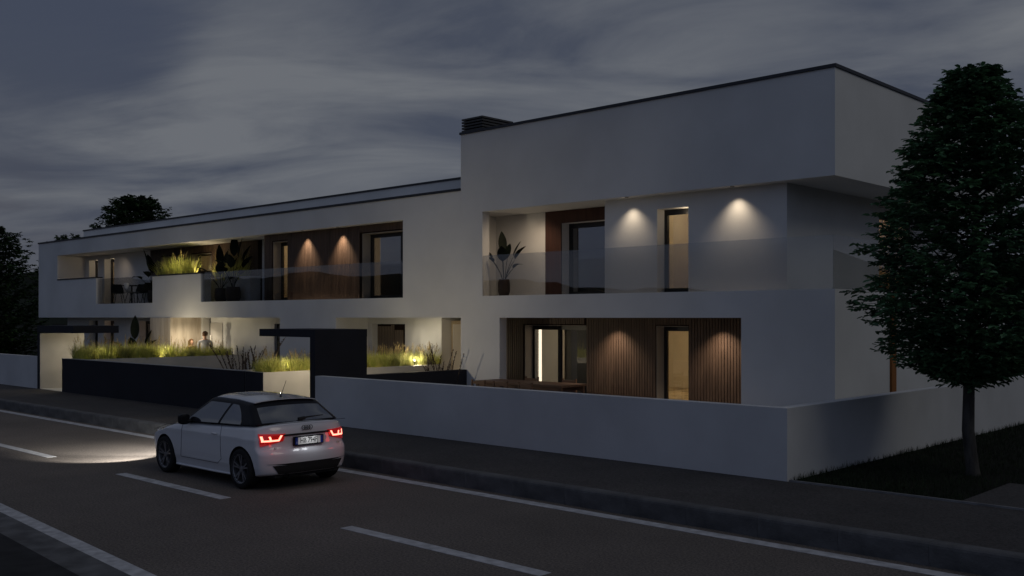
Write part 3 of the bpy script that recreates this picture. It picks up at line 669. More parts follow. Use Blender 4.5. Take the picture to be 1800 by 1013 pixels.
while y < 18.8:                                            # planter on the left
    k += 1
    for x, row in ((-31.12, 'garden side'), (-31.5, 'middle'), (-31.85, 'path side')):
        me = rg.choice(GV if rg.random() < .7 else GV2)
        if 16.6 < y < 17.1: me = rg.choice(GV2)
        grass('ornamental_grass', me, x+rg.uniform(-.08, .08), y+rg.uniform(-.1, .1), 1.22, rg.uniform(.8, 1.12)*(1.1 if y < 16.5 else .92), ORD[k]+' yellow green grass clump from the street, '+row+' row, above the long dark wall', 'grass clumps above the long dark wall')
    y += .38
for x, y, s, lb in ((-22.7, 14.1, 1.9, 'dark seed head grass closest to the end of the portal canopy'), (-23.4, 14.4, 1.75, 'dark seed head grass in the middle of the three behind the dark wall'), (-24.2, 14.9, 1.6, 'dark seed head grass farthest left behind the dark street wall')):
    grass('seed_head_grass', rg.choice(ST), x, y, .22, s, lb, 'dark seed head grasses in the garden')
for x, y, s, lb in ((-20.75, 18.5, .8, 'slender grey seed head grass at the house end of the white planter'), (-19.0, 17.25, .95, 'slender seed head grass by the path, behind the low dark garden wall')):
    grass('seed_head_grass', rg.choice(ST), x, y, 1.2 if x < -20 else .24, s*(.9 if x < -20 else 1.75), lb, 'seed head grasses at the entrance recess')
for k, (x, y, z, t) in enumerate(((-37.2, 18.3, 4.05, 0), (-36.0+.9, 18.12, 3.98, 0), (-34.5, 18.12, 4.08, 0), (-33.9, 18.12, 4.08, 0), (-33.3, 18.12, 4.08, 0), (-32.2, 18.72, 3.9, 1), (-31.7, 18.72, 3.9, 1), (-31.15, 18.75, 3.9, 1), (-30.7, 18.75, 3.9, 1))):
    if k == 0: continue
    grass('ornamental_grass', (GT if t else GV[:2])[k % 2], x, y, z, 1.0 if t else 1.6, ORD[k-(5 if t else 1)]+(' tall plumed grass from the left on the upper terrace, before the dark timber' if t else ' bushy yellow green grass from the left above the solid upper parapet'), 'plumed grasses on the upper terrace' if t else 'grass clumps on the upper parapet')

# potted plants with paddle leaves
def paddle(mb, base, az, h, lean, ll, lw, droop=.5):
    d = Vector((cos(az), sin(az), 0)); P = [Vector(base)+d*(lean*t**1.5)+Vector((0, 0, h*t)) for t in (0, .35, .7, 1)]
    mb.tube(P, [.012, .010, .009, .006], 6)
    dr = (P[-1]-P[-2]).normalized(); tip = P[-1]; s = Vector((-sin(az), cos(az), 0)); n0 = len(mb.v); SG = 8
    up = s.cross(dr).normalized()
    if up.z < 0: up = -up
    for i in range(SG+1):
        t = i/SG; w_ = lw*.72*(sin(pi*min(1, t**.75))**.8 if 0 < t < 1 else 0.02)
        c = tip+dr*(ll*1.18*t)+Vector((0, 0, -droop*ll*t*t))
        for (off, fz) in ((-1, .35), (0, 0), (1, .35)): mb.v.append(tuple(c+s*(w_*off)+up*(w_*fz)))
    for i in range(SG):
        for j in range(2):
            a = n0+i*3+j; mb.f.append((a, a+1, a+4, a+3)); mb.mi.append(0)
def strel(nm, loc, leaves, pot, label, sc=1.0):
    t = empty(nm, loc); tag(t, label, 'potted plant', 'paddle leaved plants of the house')
    m = MB(); m.lathe([(.001, 0), (pot*.40, 0), (pot*.52, .12*sc), (pot*.52, .30*sc), (pot*.44, .42*sc), (pot*.38, .42*sc), (pot*.40, .36*sc), (.001, .36*sc)], 24, loc)
    put('pot', m, mat('brown_clay_pot', (0.045, 0.028, 0.022), .5, .4, noise_amt=.3, nscale=9), t, smooth=True, sharp=50)
    f = MB()
    for (az, h, lean, ll, lw, dr) in leaves: paddle(f, (loc[0]+cos(az)*.03, loc[1]+sin(az)*.03, loc[2]+.36*sc), az, h*sc, lean*sc, ll*sc, lw*sc, dr)
    put('leaves', f, M_strel, t, smooth=True)
cr_ = 0.76
LV = [(2.6, .75, .10, .50, .16, .05), (.3, .55, .28, .46, .17, .25), (.75, .62, .20, .42, .16, .1), (3.5, .58, .30, .42, .15, .45), (3.1, .5, .36, .40, .13, .5), (5.2, .5, .1, .42, .2, .2), (.1, .32, .26, .36, .13, .55), (1.6, .6, .1, .4, .17, .2)]
strel('potted_plant', (-17.6, 18.25, ZF2+.01), LV, .30, 'potted paddle leaved plant on the upper balcony left of the dark glass door', 1.0)
LB = [(2.4, .95, .10, .62, .17, .05), (.3, .6, .34, .5, .17, .25), (.75, .8, .26, .5, .18, .1), (3.5, .6, .34, .5, .16, .4), (3.1, .5, .4, .45, .15, .5), (5.2, .6, .1, .42, .2, .2), (.1, .4, .3, .36, .15, .5), (1.2, .9, .12, .55, .18, .1)]
strel('potted_plant', (-30.5, 18.22, ZF2+.01), LB, .5, 'tallest dark potted plant beside the solid parapet, right of a smaller one', 1.18)
strel('potted_plant', (-31.45, 18.30, ZF2+.01), [(a+.4, h*.8, l, c, d, e) for a, h, l, c, d, e in LB], .42, 'smaller dark potted plant tucked behind the solid upper parapet', 1.12)
strel('potted_plant', (-36.3, 18.25, ZF2+.01), [(a+2.0, h*.8, l*1.3, c, d, e) for a, h, l, c, d, e in LB], .42, 'dark potted plant peeking out left of the solid parapet by the balcony table', 1.15)
strel('potted_plant', (-35.9, 17.3, .22), [(a+.2, h*1.1, l*1.2, c*1.2, d*1.2, e) for a, h, l, c, d, e in LB[:6]], .45, 'dark paddle leaved plant rising behind the grass at the far left of the ground floor', 1.1)

# lawn beside the wall
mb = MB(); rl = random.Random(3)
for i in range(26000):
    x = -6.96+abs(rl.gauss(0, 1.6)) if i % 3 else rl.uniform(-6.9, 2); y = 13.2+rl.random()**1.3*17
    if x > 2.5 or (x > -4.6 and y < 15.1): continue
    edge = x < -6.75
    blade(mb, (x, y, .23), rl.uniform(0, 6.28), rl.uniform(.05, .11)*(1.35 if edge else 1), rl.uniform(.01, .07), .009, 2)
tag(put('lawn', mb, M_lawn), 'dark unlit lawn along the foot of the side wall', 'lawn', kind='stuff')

# trees
M_bark = mat('grey_bark', (0.035, 0.032, 0.030), 0.9, 0.2, col2=(.075, .07, .065), nscale=6, stretch=(2, 2, .4), bump=.6, bscale=14)
def leafmat(nm, a, b): return mat(nm, a, 0.5, 0.35, col2=b, nscale=1.6, detail=6, transl=0.18)
M_leaf = leafmat('dark_green_leaf', (0.026, 0.070, 0.036), (0.11, 0.24, 0.11))
M_leaf2 = leafmat('distant_leaf', (0.014, 0.032, 0.012), (0.05, 0.10, 0.03))
def leaf(mb, p, d, up, l, w):
    s = d.cross(up)
    if s.length < 1e-3: s = Vector((1, 0, 0))
    s.normalize(); u = s.cross(d).normalized(); n = len(mb.v)
    mb.v += [tuple(p), tuple(p+d*l*.35+s*w*.5+u*w*.12), tuple(p+d*l*.75+s*w*.38+u*w*.1), tuple(p+d*l-u*l*.1), tuple(p+d*l*.75-s*w*.38+u*w*.1), tuple(p+d*l*.35-s*w*.5+u*w*.12)]
    mb.f += [(n, n+1, n+2, n+3), (n, n+3, n+4, n+5)]; mb.mi += [0, 0]
def tree(nm, loc, h, zc, radius, label, cat='tree', nb=60, twigs=14, nleaf=16, ll=.085, seed=1, tr=.10, m=M_leaf, fill=0, group=None, lean=(0, 0)):
    """radius(t): crown radius at height fraction t between zc and h"""
    r = random.Random(seed); root = empty(nm, loc); tag(root, label, cat, group); B = Vector(loc)
    tk = MB(); P = []
    for i in range(9):
        t = i/8; P.append(B+Vector((lean[0]*t+.05*sin(t*5+seed)*(t > 0), lean[1]*t+.04*cos(t*4+seed)*(t > 0)-.04*(t > 0), h*.93*t)))
    rr = [tr*(1.35 if i == 0 else 1)*(1-i/8)**.8+.012 for i in range(9)]
    tk.tube([P[0]-Vector((0, 0, .1)), P[0]+Vector((0, 0, .12))]+P[1:], [tr*1.7, tr*1.12]+rr[1:], 14)
    def trunk(t): 
        k = min(t*8, 7.999); i = int(k); return P[i].lerp(P[i+1], k-i)
    bt = MB(); lf = MB()
    for b in range(nb):
        t = (b+.5)/nb; zt = zc+(h-zc)*t
        az = b*2.39996+r.uniform(-.3, .3); R_ = radius(t)*(r.uniform(.60, .92) if fill else r.uniform(.78, 1.08))
        st = trunk(max(.02, min(.99, (zt-R_*.45)/(h*.93)))) if zt-R_*.45 > zc*.8 else trunk(zc*.85/(h*.93))
        d = Vector((cos(az), sin(az), 0)); end = Vector((st.x, st.y, B.z))+d*R_+Vector((0, 0, zt))
        mid = st.lerp(end, .5)+Vector((0, 0, -.06*R_))
        pts_ = [st, st.lerp(mid, .5)+Vector((0, 0, -.02)), mid, mid.lerp(end, .5)+Vector((0, 0, .04*R_)), end]
        bt.tube(pts_, [max(.006, tr*.28*(1-k/5)) for k in range(5)], 5)
        for w_ in range(twigs):
            u = .18+.82*(w_+r.random())/twigs; k = min(u*4, 3.999); i = int(k); q = pts_[i].lerp(pts_[i+1], k-i)
            a2 = az+r.uniform(-1.7, 1.7); e2 = r.uniform(-.45, .75); dd = Vector((cos(a2)*cos(e2), sin(a2)*cos(e2), sin(e2))); L2 = R_*r.uniform(.16, .34)*(1.15-.4*u)+ll
            q2 = q+dd*L2+Vector((0, 0, L2*.15)); bt.tube([q, q2], [.004, .0015], 3, cap=False)
            for k2 in range(nleaf):
                v = (k2+r.random())/nleaf; pp = q.lerp(q2, v); a3 = a2+r.choice((-1, 1))*r.uniform(.3, 1.3); e3 = r.uniform(-.5, .5)
                ld = Vector((cos(a3)*cos(e3), sin(a3)*cos(e3), sin(e3))); s_ = r.uniform(.7, 1.15)
                leaf(lf, pp+ld*.012, ld, Vector((r.gauss(0, .35), r.gauss(0, .35), 1)), ll*s_, ll*.55*s_)
    for k in range(fill):
        t = r.random()**1.25; zt = zc+(h-zc)*t; Rm = radius(t); az = r.uniform(0, 2*pi); lump = 1+.10*sin(az*4+t*8+seed)+.09*sin(az*9-t*21)+.05*sin(t*40+az*3)
        rr_ = Rm*lump*(r.uniform(.80, 1.0) if r.random() < .6 else math.sqrt(r.random())*.85)
        tr_ = trunk(min(.99, max(.02, zt/(h*.93)))); q = Vector((tr_.x+cos(az)*rr_, tr_.y+sin(az)*rr_, B.z+zt))
        a2 = az+r.uniform(-1, 1); e2 = r.uniform(-.3, .7); dd = Vector((cos(a2)*cos(e2), sin(a2)*cos(e2), sin(e2))); L2 = r.uniform(.10, .22)
        q2 = q+dd*L2; q0 = q-Vector((cos(az), sin(az), -.1))*min(rr_*.5, .3); bt.tube([q0, q, q2], [.004, .003, .0015], 3, cap=False)
        for k2 in range(11):
            v = (k2+r.random())/11; pp = q0.lerp(q, .6).lerp(q2, v); a3 = a2+r.choice((-1, 1))*r.uniform(.3, 1.3); e3 = r.uniform(-.4, .4)
            ld = Vector((cos(a3)*cos(e3), sin(a3)*cos(e3), sin(e3))); s_ = r.uniform(.7, 1.15)
            leaf(lf, pp, ld, Vector((r.gauss(0, .3), r.gauss(0, .3), 1)), ll*s_, ll*.55*s_)
    put('trunk', tk, M_bark, root, smooth=True); o = put('branches', bt, M_bark, root); o['kind'] = 'stuff'
    o = put('crown', lf, m, root); o['kind'] = 'stuff'
    return root
def prof_main(t):   # egg with a broad low part and a loose pointed top
    pts_ = [(0, .5), (.06, 1.0), (.18, 1.38), (.35, 1.46), (.5, 1.36), (.65, 1.16), (.78, .88), (.88, .58), (.95, .32), (1.0, .12)]
    for (a, b) in zip(pts_, pts_[1:]):
        if a[0] <= t <= b[0]: return a[1]+(b[1]-a[1])*(t-a[0])/(b[0]-a[0])
    return .22
tree('street_tree', (-5.26, 15.57, .2), 6.1, 1.5, prof_main, 'young leafy tree with slim grey trunk on the lawn at the right edge', nb=90, twigs=13, nleaf=10, ll=.122, seed=4, tr=.085, fill=2300)
rnd = lambda k: (lambda t: k*math.sqrt(max(.03, 1-(2*t-.75)**2/1.6)))
tree('background_tree', (-64.2, 21.8, 0), 8.0, .3, rnd(3.35), 'big dark tree at the left edge beyond the end of the house', nb=80, twigs=16, nleaf=15, ll=.22, seed=9, tr=.3, fill=900, m=M_leaf2)
tree('background_tree', (-63.5, 30.8, 0), 10.6, 5.0, rnd(2.9), 'green round topped tree rising above the flat roof of the long wing', nb=90, twigs=16, nleaf=15, ll=.22, seed=12, tr=.3, fill=900, m=M_leaf2)
tree('background_tree', (-64.6, 26.9, 0), 7.9, 4.0, rnd(1.6), 'small tree top just showing over the roof left of the round one', nb=50, twigs=12, nleaf=12, ll=.2, seed=13, tr=.25, m=M_leaf2)

# ------------------------------------------------------------------ the car
M_car = mat('white_car_paint', (0.64, 0.64, 0.67), 0.25, 0.5, coat=1.0)
M_blk = mat('gloss_black_trim', (0.005, 0.005, 0.008), 0.38, 0.2, coat=0.0)
M_mblk = mat('matt_black_plastic', (0.014, 0.014, 0.015), 0.7, 0.3)
M_cglass = mat('dark_car_glass', (0.012, 0.014, 0.022), 0.02, 0.5, coat=1.0); M_cglass.node_tree.nodes['Principled BSDF'].inputs['IOR'].default_value = 2.7
M_tyre = mat('tyre_rubber', (0.016, 0.016, 0.017), 0.85, 0.2)
M_rim = mat('dark_alloy', (0.24, 0.24, 0.26), 0.35, 0.5, metal=0.7)
M_seam = mat('panel_gap', (0.01, 0.01, 0.012), 0.9, 0.1)
M_red = mat('red_lamp_lens', (0.30, 0.008, 0.008), 0.12, 0.5, coat=1, emis=(1.0, 0.015, 0.01), estr=0.20)
M_redg = mat('glowing_red_led', (1, .2, .15), 0.4, .3, emis=(1.0, 0.25, 0.17), estr=3.4)
M_plate = mat('number_plate_white', (0.8, 0.8, 0.78), .4, .4)
M_blue = mat('number_plate_blue', (0.02, 0.05, 0.30), .4, .4)
M_badge = mat('dark_chrome_badge', (0.05, 0.05, 0.055), .3, .5, metal=.8)
def interp(x, tab):
    if x <= tab[0][0]: return tab[0][1]
    for (a, b) in zip(tab, tab[1:]):
        if x <= b[0]:
            t = (x-a[0])/(b[0]-a[0]); t = t*t*(3-2*t)*.35+t*.65; return a[1]+(b[1]-a[1])*t
    return tab[-1][1]
T_top = [(0, 1.045), (.3, 1.045), (1, 1.02), (2, .985), (2.8, .96), (3.1, .925), (3.4, .865), (3.7, .785), (3.95, .70)]
T_rear = [(.2, .06), (.3, .012), (.48, .0), (.585, .008), (.62, .035), (.655, .082), (.75, .098), (.86, .10), (.95, .12), (1.05, .18)]
T_front = [(.18, 3.82), (.35, 3.93), (.55, 3.954), (.68, 3.91), (.78, 3.80)]
T_hw = [(0, .80), (.25, .835), (.6, .868), (1.2, .86), (2.0, .862), (3.1, .868), (3.5, .845), (3.8, .78), (3.95, .72)]
T_side = [(.16, .93), (.28, .955), (.36, .985), (.48, .998), (.62, 1.0), (.74, .992), (.79, .998), (.83, .982), (.95, .955), (1.05, .93)]
T_bot = [(0, .27), (.35, .20), (.9, .17), (3.0, .17), (3.6, .18), (3.95, .22)]
def body_pt(u, v, w):
    x0 = .1+3.8*u; zt = interp(x0, T_top)-.035*v*v-(.03*abs(v)**6); zb = interp(x0, T_bot); z = zb+(zt-zb)*w
    xr = interp(z, T_rear)+.045*v*v+.14*abs(v)**7; xf = interp(z, T_front)-.10*v*v-.20*abs(v)**6
    x = xr+(xf-xr)*u; y = v*interp(x, T_hw)*interp(z, T_side); return Vector((x, y, z))
def cube_surface(fn, nu, nv, nw):
    mb = MB(); idx = {}
    def vid(i, j, k):
        if (i, j, k) not in idx: idx[(i, j, k)] = len(mb.v); mb.v.append(tuple(fn(i/nu, -1+2*j/nv, k/nw)))
        return idx[(i, j, k)]
    def F(*c): mb.f.append(tuple(vid(*q) for q in c)); mb.mi.append(0)
    for i in range(nu):
        for j in range(nv): F((i,j,0),(i,j+1,0),(i+1,j+1,0),(i+1,j,0)); F((i,j,nw),(i+1,j,nw),(i+1,j+1,nw),(i,j+1,nw))
        for k in range(nw): F((i,0,k),(i+1,0,k),(i+1,0,k+1),(i,0,k+1)); F((i,nv,k),(i,nv,k+1),(i+1,nv,k+1),(i+1,nv,k))
    for j in range(nv):
        for k in range(nw): F((0,j,k),(0,j,k+1),(0,j+1,k+1),(0,j+1,k)); F((nu,j,k),(nu,j+1,k),(nu,j+1,k+1),(nu,j,k+1))
    return mb
T_roof = [(.5, 1.345), (.75, 1.385), (1.2, 1.42), (1.8, 1.428), (2.1, 1.405), (2.4, 1.36)]
def house_pt(u, v, w):
    xr = .25+.44*w**1.15+.09*v*v*(1-.3*w); xf = 2.84-.78*w**1.12-.27*v*v*(1-.45*w)
    x = xr+(xf-xr)*u; zl = interp(x, T_top)-.03; zh = interp(x, T_roof)-.045*v*v-.02*abs(v)**5
    z = zl+(zh-zl)*w; hw = .825+(.650-.825)*w**1.25; tp = 1-.06*max(0, (1.1-x)/1.1)**2-.05*max(0, (x-2.2)/.9)**2
    return Vector((x, v*hw*tp, z))
CS = .955
CAR = empty('car', (-12.72, 8.93, 0), pi); CAR.scale = (CS, CS, CS)
tag(CAR, 'small white hatchback with black roof arches and glowing red tail lamps driving away', 'car')
def cput(name, mb_or_me, mats=None, parent=None, smooth=True, sharp=35, solid=None):
    me = mb_or_me.mesh(name, mats) if isinstance(mb_or_me, MB) else mb_or_me
    bm = bmesh.new(); bm.from_mesh(me); bmesh.ops.remove_doubles(bm, verts=bm.verts, dist=1e-5); bmesh.ops.recalc_face_normals(bm, faces=bm.faces); bm.to_mesh(me); bm.free()
    if smooth: me.shade_smooth(); me.set_sharp_from_angle(angle=R(sharp))
    return link(name, me, parent or CAR, keep=False)
def bake(mb, name, mats, subsurf=0, cutters=()):
    me = mb.mesh(name, mats); bm = bmesh.new(); bm.from_mesh(me); bmesh.ops.remove_doubles(bm, verts=bm.verts, dist=1e-5); bmesh.ops.recalc_face_normals(bm, faces=bm.faces); bm.to_mesh(me); bm.free()
    o = bpy.data.objects.new('tmp', me); COL.objects.link(o); tmp = []
    if subsurf: q = o.modifiers.new('s', 'SUBSURF'); q.levels = q.render_levels = subsurf
    for c in cutters:
        cm = c.mesh('cut', mats); bm = bmesh.new(); bm.from_mesh(cm); bmesh.ops.remove_doubles(bm, verts=bm.verts, dist=1e-5); bmesh.ops.recalc_face_normals(bm, faces=bm.faces); bm.to_mesh(cm); bm.free()
        co = bpy.data.objects.new('tmpc', cm); COL.objects.link(co); tmp.append(co)
        q = o.modifiers.new('b', 'BOOLEAN'); q.object = co; q.operation = 'DIFFERENCE'; q.solver = 'EXACT'
    dg = bpy.context.evaluated_depsgraph_get(); dg.update()
    res = bpy.data.meshes.new_from_object(o.evaluated_get(dg)); res.name = name
    for t in tmp+[o]: bpy.data.objects.remove(t)
    return res
WX = (.685, 3.154); WR = .318
cut = []
for wx in WX:
    for sy in (1, -1):
        c = MB(); c.lathe([(.001, 0), (.352, 0), (.352, .45*sy), (.001, .45*sy)], 48, (wx, .60*sy, .325), 'Y'); cut.append(c)
bm_ = bake(cube_surface(body_pt, 60, 18, 20), 'body', [M_car, M_mblk], 1, cut)
for pgn in bm_.polygons:
    c = pgn.center; pgn.material_index = 0
    for wx in WX:
        d = math.hypot(c.x-wx, c.z-.325)
        if (d < .38 and abs(pgn.normal.y) < .45 and c.z > .16) or (d < .352 and abs(c.y) < .62): pgn.material_index = 1
    if c.z < .19 and pgn.normal.z < -.7: pgn.material_index = 1
bm_.shade_smooth(); bm_.set_sharp_from_angle(angle=R(32)); body = link('body', bm_, CAR, keep=False)
# greenhouse: black arches, white roof skin, glass
gh = bake(cube_surface(house_pt, 26, 12, 10), 'roof_arch', [M_blk], 1); gh.shade_smooth(); gh.set_sharp_from_angle(angle=R(40)); link('roof_arch', gh, CAR, keep=False)
def patch(fn, nu, nv, out, th=.012):
    """fn(s,t)->point; a closed thin shell whose outside stands out by `out`"""
    g = [[fn(i/nu, j/nv) for j in range(nv+1)] for i in range(nu+1)]; mb = MB(); n = Vector(out) if not callable(out) else None
    def nrm(i, j):
        if n is not None: return n
        a = g[min(i+1, nu)][j]-g[max(i-1, 0)][j]; b = g[i][min(j+1, nv)]-g[i][max(j-1, 0)]; q = a.cross(b).normalized(); return q*out(g[i][j], q)
    for lay in (1, 0):
        for i in range(nu+1):
            for j in range(nv+1): mb.v.append(tuple(g[i][j]+nrm(i, j)*(1 if lay else 1-th/.01*.9)))
    Q = (nu+1)*(nv+1); id_ = lambda i, j, l: l*Q+i*(nv+1)+j
    for i in range(nu):
        for j in range(nv):
            mb.f.append((id_(i,j,0), id_(i+1,j,0), id_(i+1,j+1,0), id_(i,j+1,0))); mb.mi.append(0)
            mb.f.append((id_(i,j,1), id_(i,j+1,1), id_(i+1,j+1,1), id_(i+1,j,1))); mb.mi.append(0)
    for i in range(nu):
        for j in (0, nv): mb.f.append((id_(i,j,0), id_(i+1,j,0), id_(i+1,j,1), id_(i,j,1))); mb.mi.append(0)
    for j in range(nv):
        for i in (0, nu): mb.f.append((id_(i,j,0), id_(i,j+1,0), id_(i,j+1,1), id_(i,j,1))); mb.mi.append(0)
    return mb
def roof_fn(s, t):
    v = (-1+2*t)*.90; xr = house_pt(0, v, 1).x; xf = house_pt(1, v, 1).x; x = xr-.04+(xf-.10-xr+.04)*s
    u = (x-xr)/(xf-xr); p = house_pt(max(0, u), v, 1); p.x = x; return p
cput('roof_panel', patch(roof_fn, 20, 12, (0, 0, .012)), M_car)
def side_fn(xlo, xhi, w0, w1, sg):
    def f(s, t):
        w = w0+(w1-w0)*t; a = xlo(t); b = xhi(t); x = a+(b-a)*s
        p0 = house_pt(0, 1, w).x; p1 = house_pt(1, 1, w).x; p = house_pt((x-p0)/(p1-p0), 1, w); return Vector((p.x, p.y*sg, p.z))
    return f
for sg in (1, -1):
    cput('side_window', patch(side_fn(lambda t: 1.42-.17*t, lambda t: 2.44-.56*t**1.15, .045, .88, sg), 12, 8, (0, .006*sg, 0)), M_cglass)
    cput('side_window', patch(side_fn(lambda t: .74+.27*t**1.8, lambda t: 1.35-.17*t, .045, .88, sg), 10, 8, (0, .006*sg, 0)), M_cglass)
rw = lambda s, t: house_pt(0, (-1+2*s)*.86, .10+.70*t)
cput('rear_window', patch(rw, 16, 8, (-.007, 0, .003)), M_cglass)
fw = lambda s, t: house_pt(1, (-1+2*s)*.86, .08+.80*t)
cput('windscreen', patch(fw, 16, 8, (.007, 0, .003)), M_cglass)
def rear_fn(corners):
    """corners (y,z) of a quad on the tail: bl, br, tr, tl"""
    def f(s, t):
        a = Vector(corners[0]).lerp(Vector(corners[1]), s); b = Vector(corners[3]).lerp(Vector(corners[2]), s); q = a.lerp(b, t)
        y, z = q; yy = abs(y); lo, hi = 0.0, 1.0
        for _ in range(22):
            m = (lo+hi)/2; xx = interp(z, T_rear)+.045*m*m+.14*m**7
            if m*interp(xx, T_hw)*interp(z, T_side) < yy: lo = m
            else: hi = m
        v = min(lo, 1); return Vector((interp(z, T_rear)+.045*v*v+.14*v**7, y, z))
    return f
cput('rear_diffuser', patch(rear_fn([(-.56, .262), (.56, .262), (.66, .40), (-.66, .40)]), 24, 4, (-.008, 0, 0)), M_mblk)
cput('diffuser_slot', patch(rear_fn([(-.40, .40), (.40, .40), (.74, .425), (-.74, .425)]), 24, 2, (-.006, 0, 0)), M_mblk)
cput('rear_underside', MB().box(.10, .5, -.60, .60, .20, .30), M_mblk)
for sg in (1, -1):
    lampo = cput('tail_lamp', patch(rear_fn([(sg*.79, .70), (sg*.44, .775), (sg*.40, .885), (sg*.80, .895)]), 14, 6, (-.010, .002*sg, 0)), M_red)
    for q in ([(sg*.775, .768), (sg*.52, .775), (sg*.52, .800), (sg*.775, .793)], [(sg*.775, .793), (sg*.745, .793), (sg*.755, .858), (sg*.785, .858)],
              [(sg*.66, .797), (sg*.63, .797), (sg*.645, .850), (sg*.675, .850)], [(sg*.54, .777), (sg*.51, .777), (sg*.455, .862), (sg*.49, .862)]):
        cput('light_guide', patch(rear_fn(q), 6, 3, (-.014, .002*sg, 0)), M_redg, lampo)
    lamp_o = bpy.data.lights.new('tail_glow', 'POINT'); lamp_o.energy = .45; lamp_o.color = (1, .05, .04); lamp_o.shadow_soft_size = .05
    q = bpy.data.objects.new('tail_glow', lamp_o); COL.objects.link(q); q.parent = CAR; q.location = (-.22, sg*.74, .80)
# side continuation of the lamp onto the wing
# number plate with its lettering
PX = .055
pl = cput('number_plate', MB().box(PX-.012, PX+.03, -.28, .28, .685, .825), M_blk, smooth=False)
cput('plate_face', MB().box(PX-.018, PX-.012, -.215, .215, .70, .812), M_plate, pl, smooth=False)
for (a_, b_) in ((-.262, -.216), (.216, .262)): cput('plate_band', MB().box(PX-.018, PX-.012, a_, b_, .70, .812), M_blue, pl, smooth=False)
def text(name, s, size, loc, m, parent, depth=.0015, ch=1.0):
    cu = bpy.data.curves.new(name, 'FONT'); cu.body = s; cu.size = size; cu.align_x = 'CENTER'; cu.align_y = 'CENTER'; cu.extrude = depth; cu.offset = size*.004; cu.resolution_u = 3; cu.space_character = ch
    t = bpy.data.objects.new('tmp', cu); COL.objects.link(t); dg = bpy.context.evaluated_depsgraph_get(); dg.update()
    me = bpy.data.meshes.new_from_object(t.evaluated_get(dg)); bpy.data.objects.remove(t); me.materials.clear(); me.materials.append(m)
    o = link(name, me, parent, keep=False); o.location = loc; o.rotation_euler = (R(90), 0, R(-90)); o.scale = (.82, 1.0, 1.0); return o
text('plate_lettering', 'HB 794FJ', .112, (PX-.0192, 0, .757), M_mblk, pl, .001, 1.0)
text('plate_lettering', 'I', .05, (PX-.0192, .239, .73), M_plate, pl, .001)
for k, yy in enumerate((.078, .026, -.026, -.078)):
    r = MB(); prof = [(.034+.0045*cos(a*pi/4), .006*sin(a*pi/4)) for a in range(8)]
    r.lathe(prof, 28, (0, 0, 0), 'Y', closed=True)
    o = cput('ring_emblem', r, M_badge); o.rotation_euler = (0, 0, R(90)); o.location = (.098-.0, yy*.85, .955); o.rotation_euler = (0, R(0), R(90))
text('badge', 'A1', .052, (.092, .60, .665), M_badge, CAR); text('badge', 'TDI', .045, (.092, -.60, .665), M_badge, CAR)
cput('tailgate_lip', patch(rear_fn([(-.46, .845), (.46, .845), (.42, .872), (-.42, .872)]), 16, 2, (-.014, 0, 0)), M_mblk)
d = bpy.data.lights.new('plate_lamp', 'SPOT'); d.energy = .6; d.color = (.93, .96, 1); d.shadow_soft_size = .05; d.spot_size = R(130); d.spot_blend = .8
for yy in (-.12, .12):
    q = bpy.data.objects.new('plate_lamp', d); COL.objects.link(q); q.parent = CAR; q.location = (-.05, yy*.7, .865); q.rotation_euler = (Vector((-.22, 0, 1))).to_track_quat('Z', 'Y').to_euler()
# seams, wiper, aerial, mirror, handle
def side_y(x, z, sg): return sg*interp(x, T_hw)*interp(z, T_side)
def side_line(pts_, w, m, name, parent=None, off=.001):
    for sg in (1, -1):
        P = []
        for (a, b) in zip(pts_, pts_[1:]):
            for k in range(8): t = k/8; x = a[0]+(b[0]-a[0])*t; z = a[1]+(b[1]-a[1])*t; P.append((x, side_y(x, z, sg)+off*sg, z))
        x, z = pts_[-1]; P.append((x, side_y(x, z, sg)+off*sg, z))
        cput(name, MB().tube(P, w, 6), m, parent)
side_line([(1.31, 1.0), (1.30, .80), (1.27, .42), (1.40, .335), (2.60, .335), (2.56, .50), (2.55, .965)], .0035, M_seam, 'door_seam')
side_line([(2.62, .895), (3.1, .85), (3.62, .715)], .003, M_seam, 'bonnet_seam')
side_line([(.95, .2), (1.5, .19), (2.8, .19)], .018, M_car, 'sill', off=.004)
T2 = MB(); T2.tube([(.16, -.80, 1.035), (.13, -.4, 1.042), (.12, 0, 1.045), (.13, .4, 1.042), (.16, .80, 1.035)], .004, 6); cput('tailgate_seam', T2, M_seam)
for sg in (1, -1):
    h = MB(); h.box(1.36, 1.58, .862*1.0, .897, .80, .84); 
    me = bake(h, 'door_handle', [M_car], 2)
    o = link('door_handle', me, CAR, keep=False); o.scale = (1, sg, 1); me.shade_smooth()
    mm = MB(); 
    def mir(u, v, w): 
        p = Vector(((u-.5)*.10, v*.095, (w-.5)*.20)); k = 1-.25*(abs(v)**3)-.1*(2*w-1)**2; return Vector((2.34+p.x*k+.02*abs(v), .925+p.y, .995+p.z*k))
    me = bake(cube_surface(mir, 4, 6, 4), 'door_mirror', [M_blk], 1); me.shade_smooth(); o = link('door_mirror', me, CAR, keep=False); o.scale = (1, sg, 1)
    a = MB().tube([(2.33, .79, .95), (2.33, .88, .965)], .028, 8); o = cput('mirror_arm', a, M_blk); o.scale = (1, sg, 1)
wp = MB(); wp.tube([(.26, 0.0, 1.085), (.235, -.10, 1.105), (.26, -.42, 1.115)], [.016, .013, .006], 8); wp.tube([(.255, .06, 1.08), (.255, -.06, 1.09)], .028, 10); cput('rear_wiper', wp, M_mblk)
an = MB(); an.tube([(.86, 0, 1.395), (.84, 0, 1.435)], [.022, .009], 10); an.tube([(.84, 0, 1.43), (.72, -.02, 1.68)], [.006, .003], 6); cput('aerial', an, M_mblk)
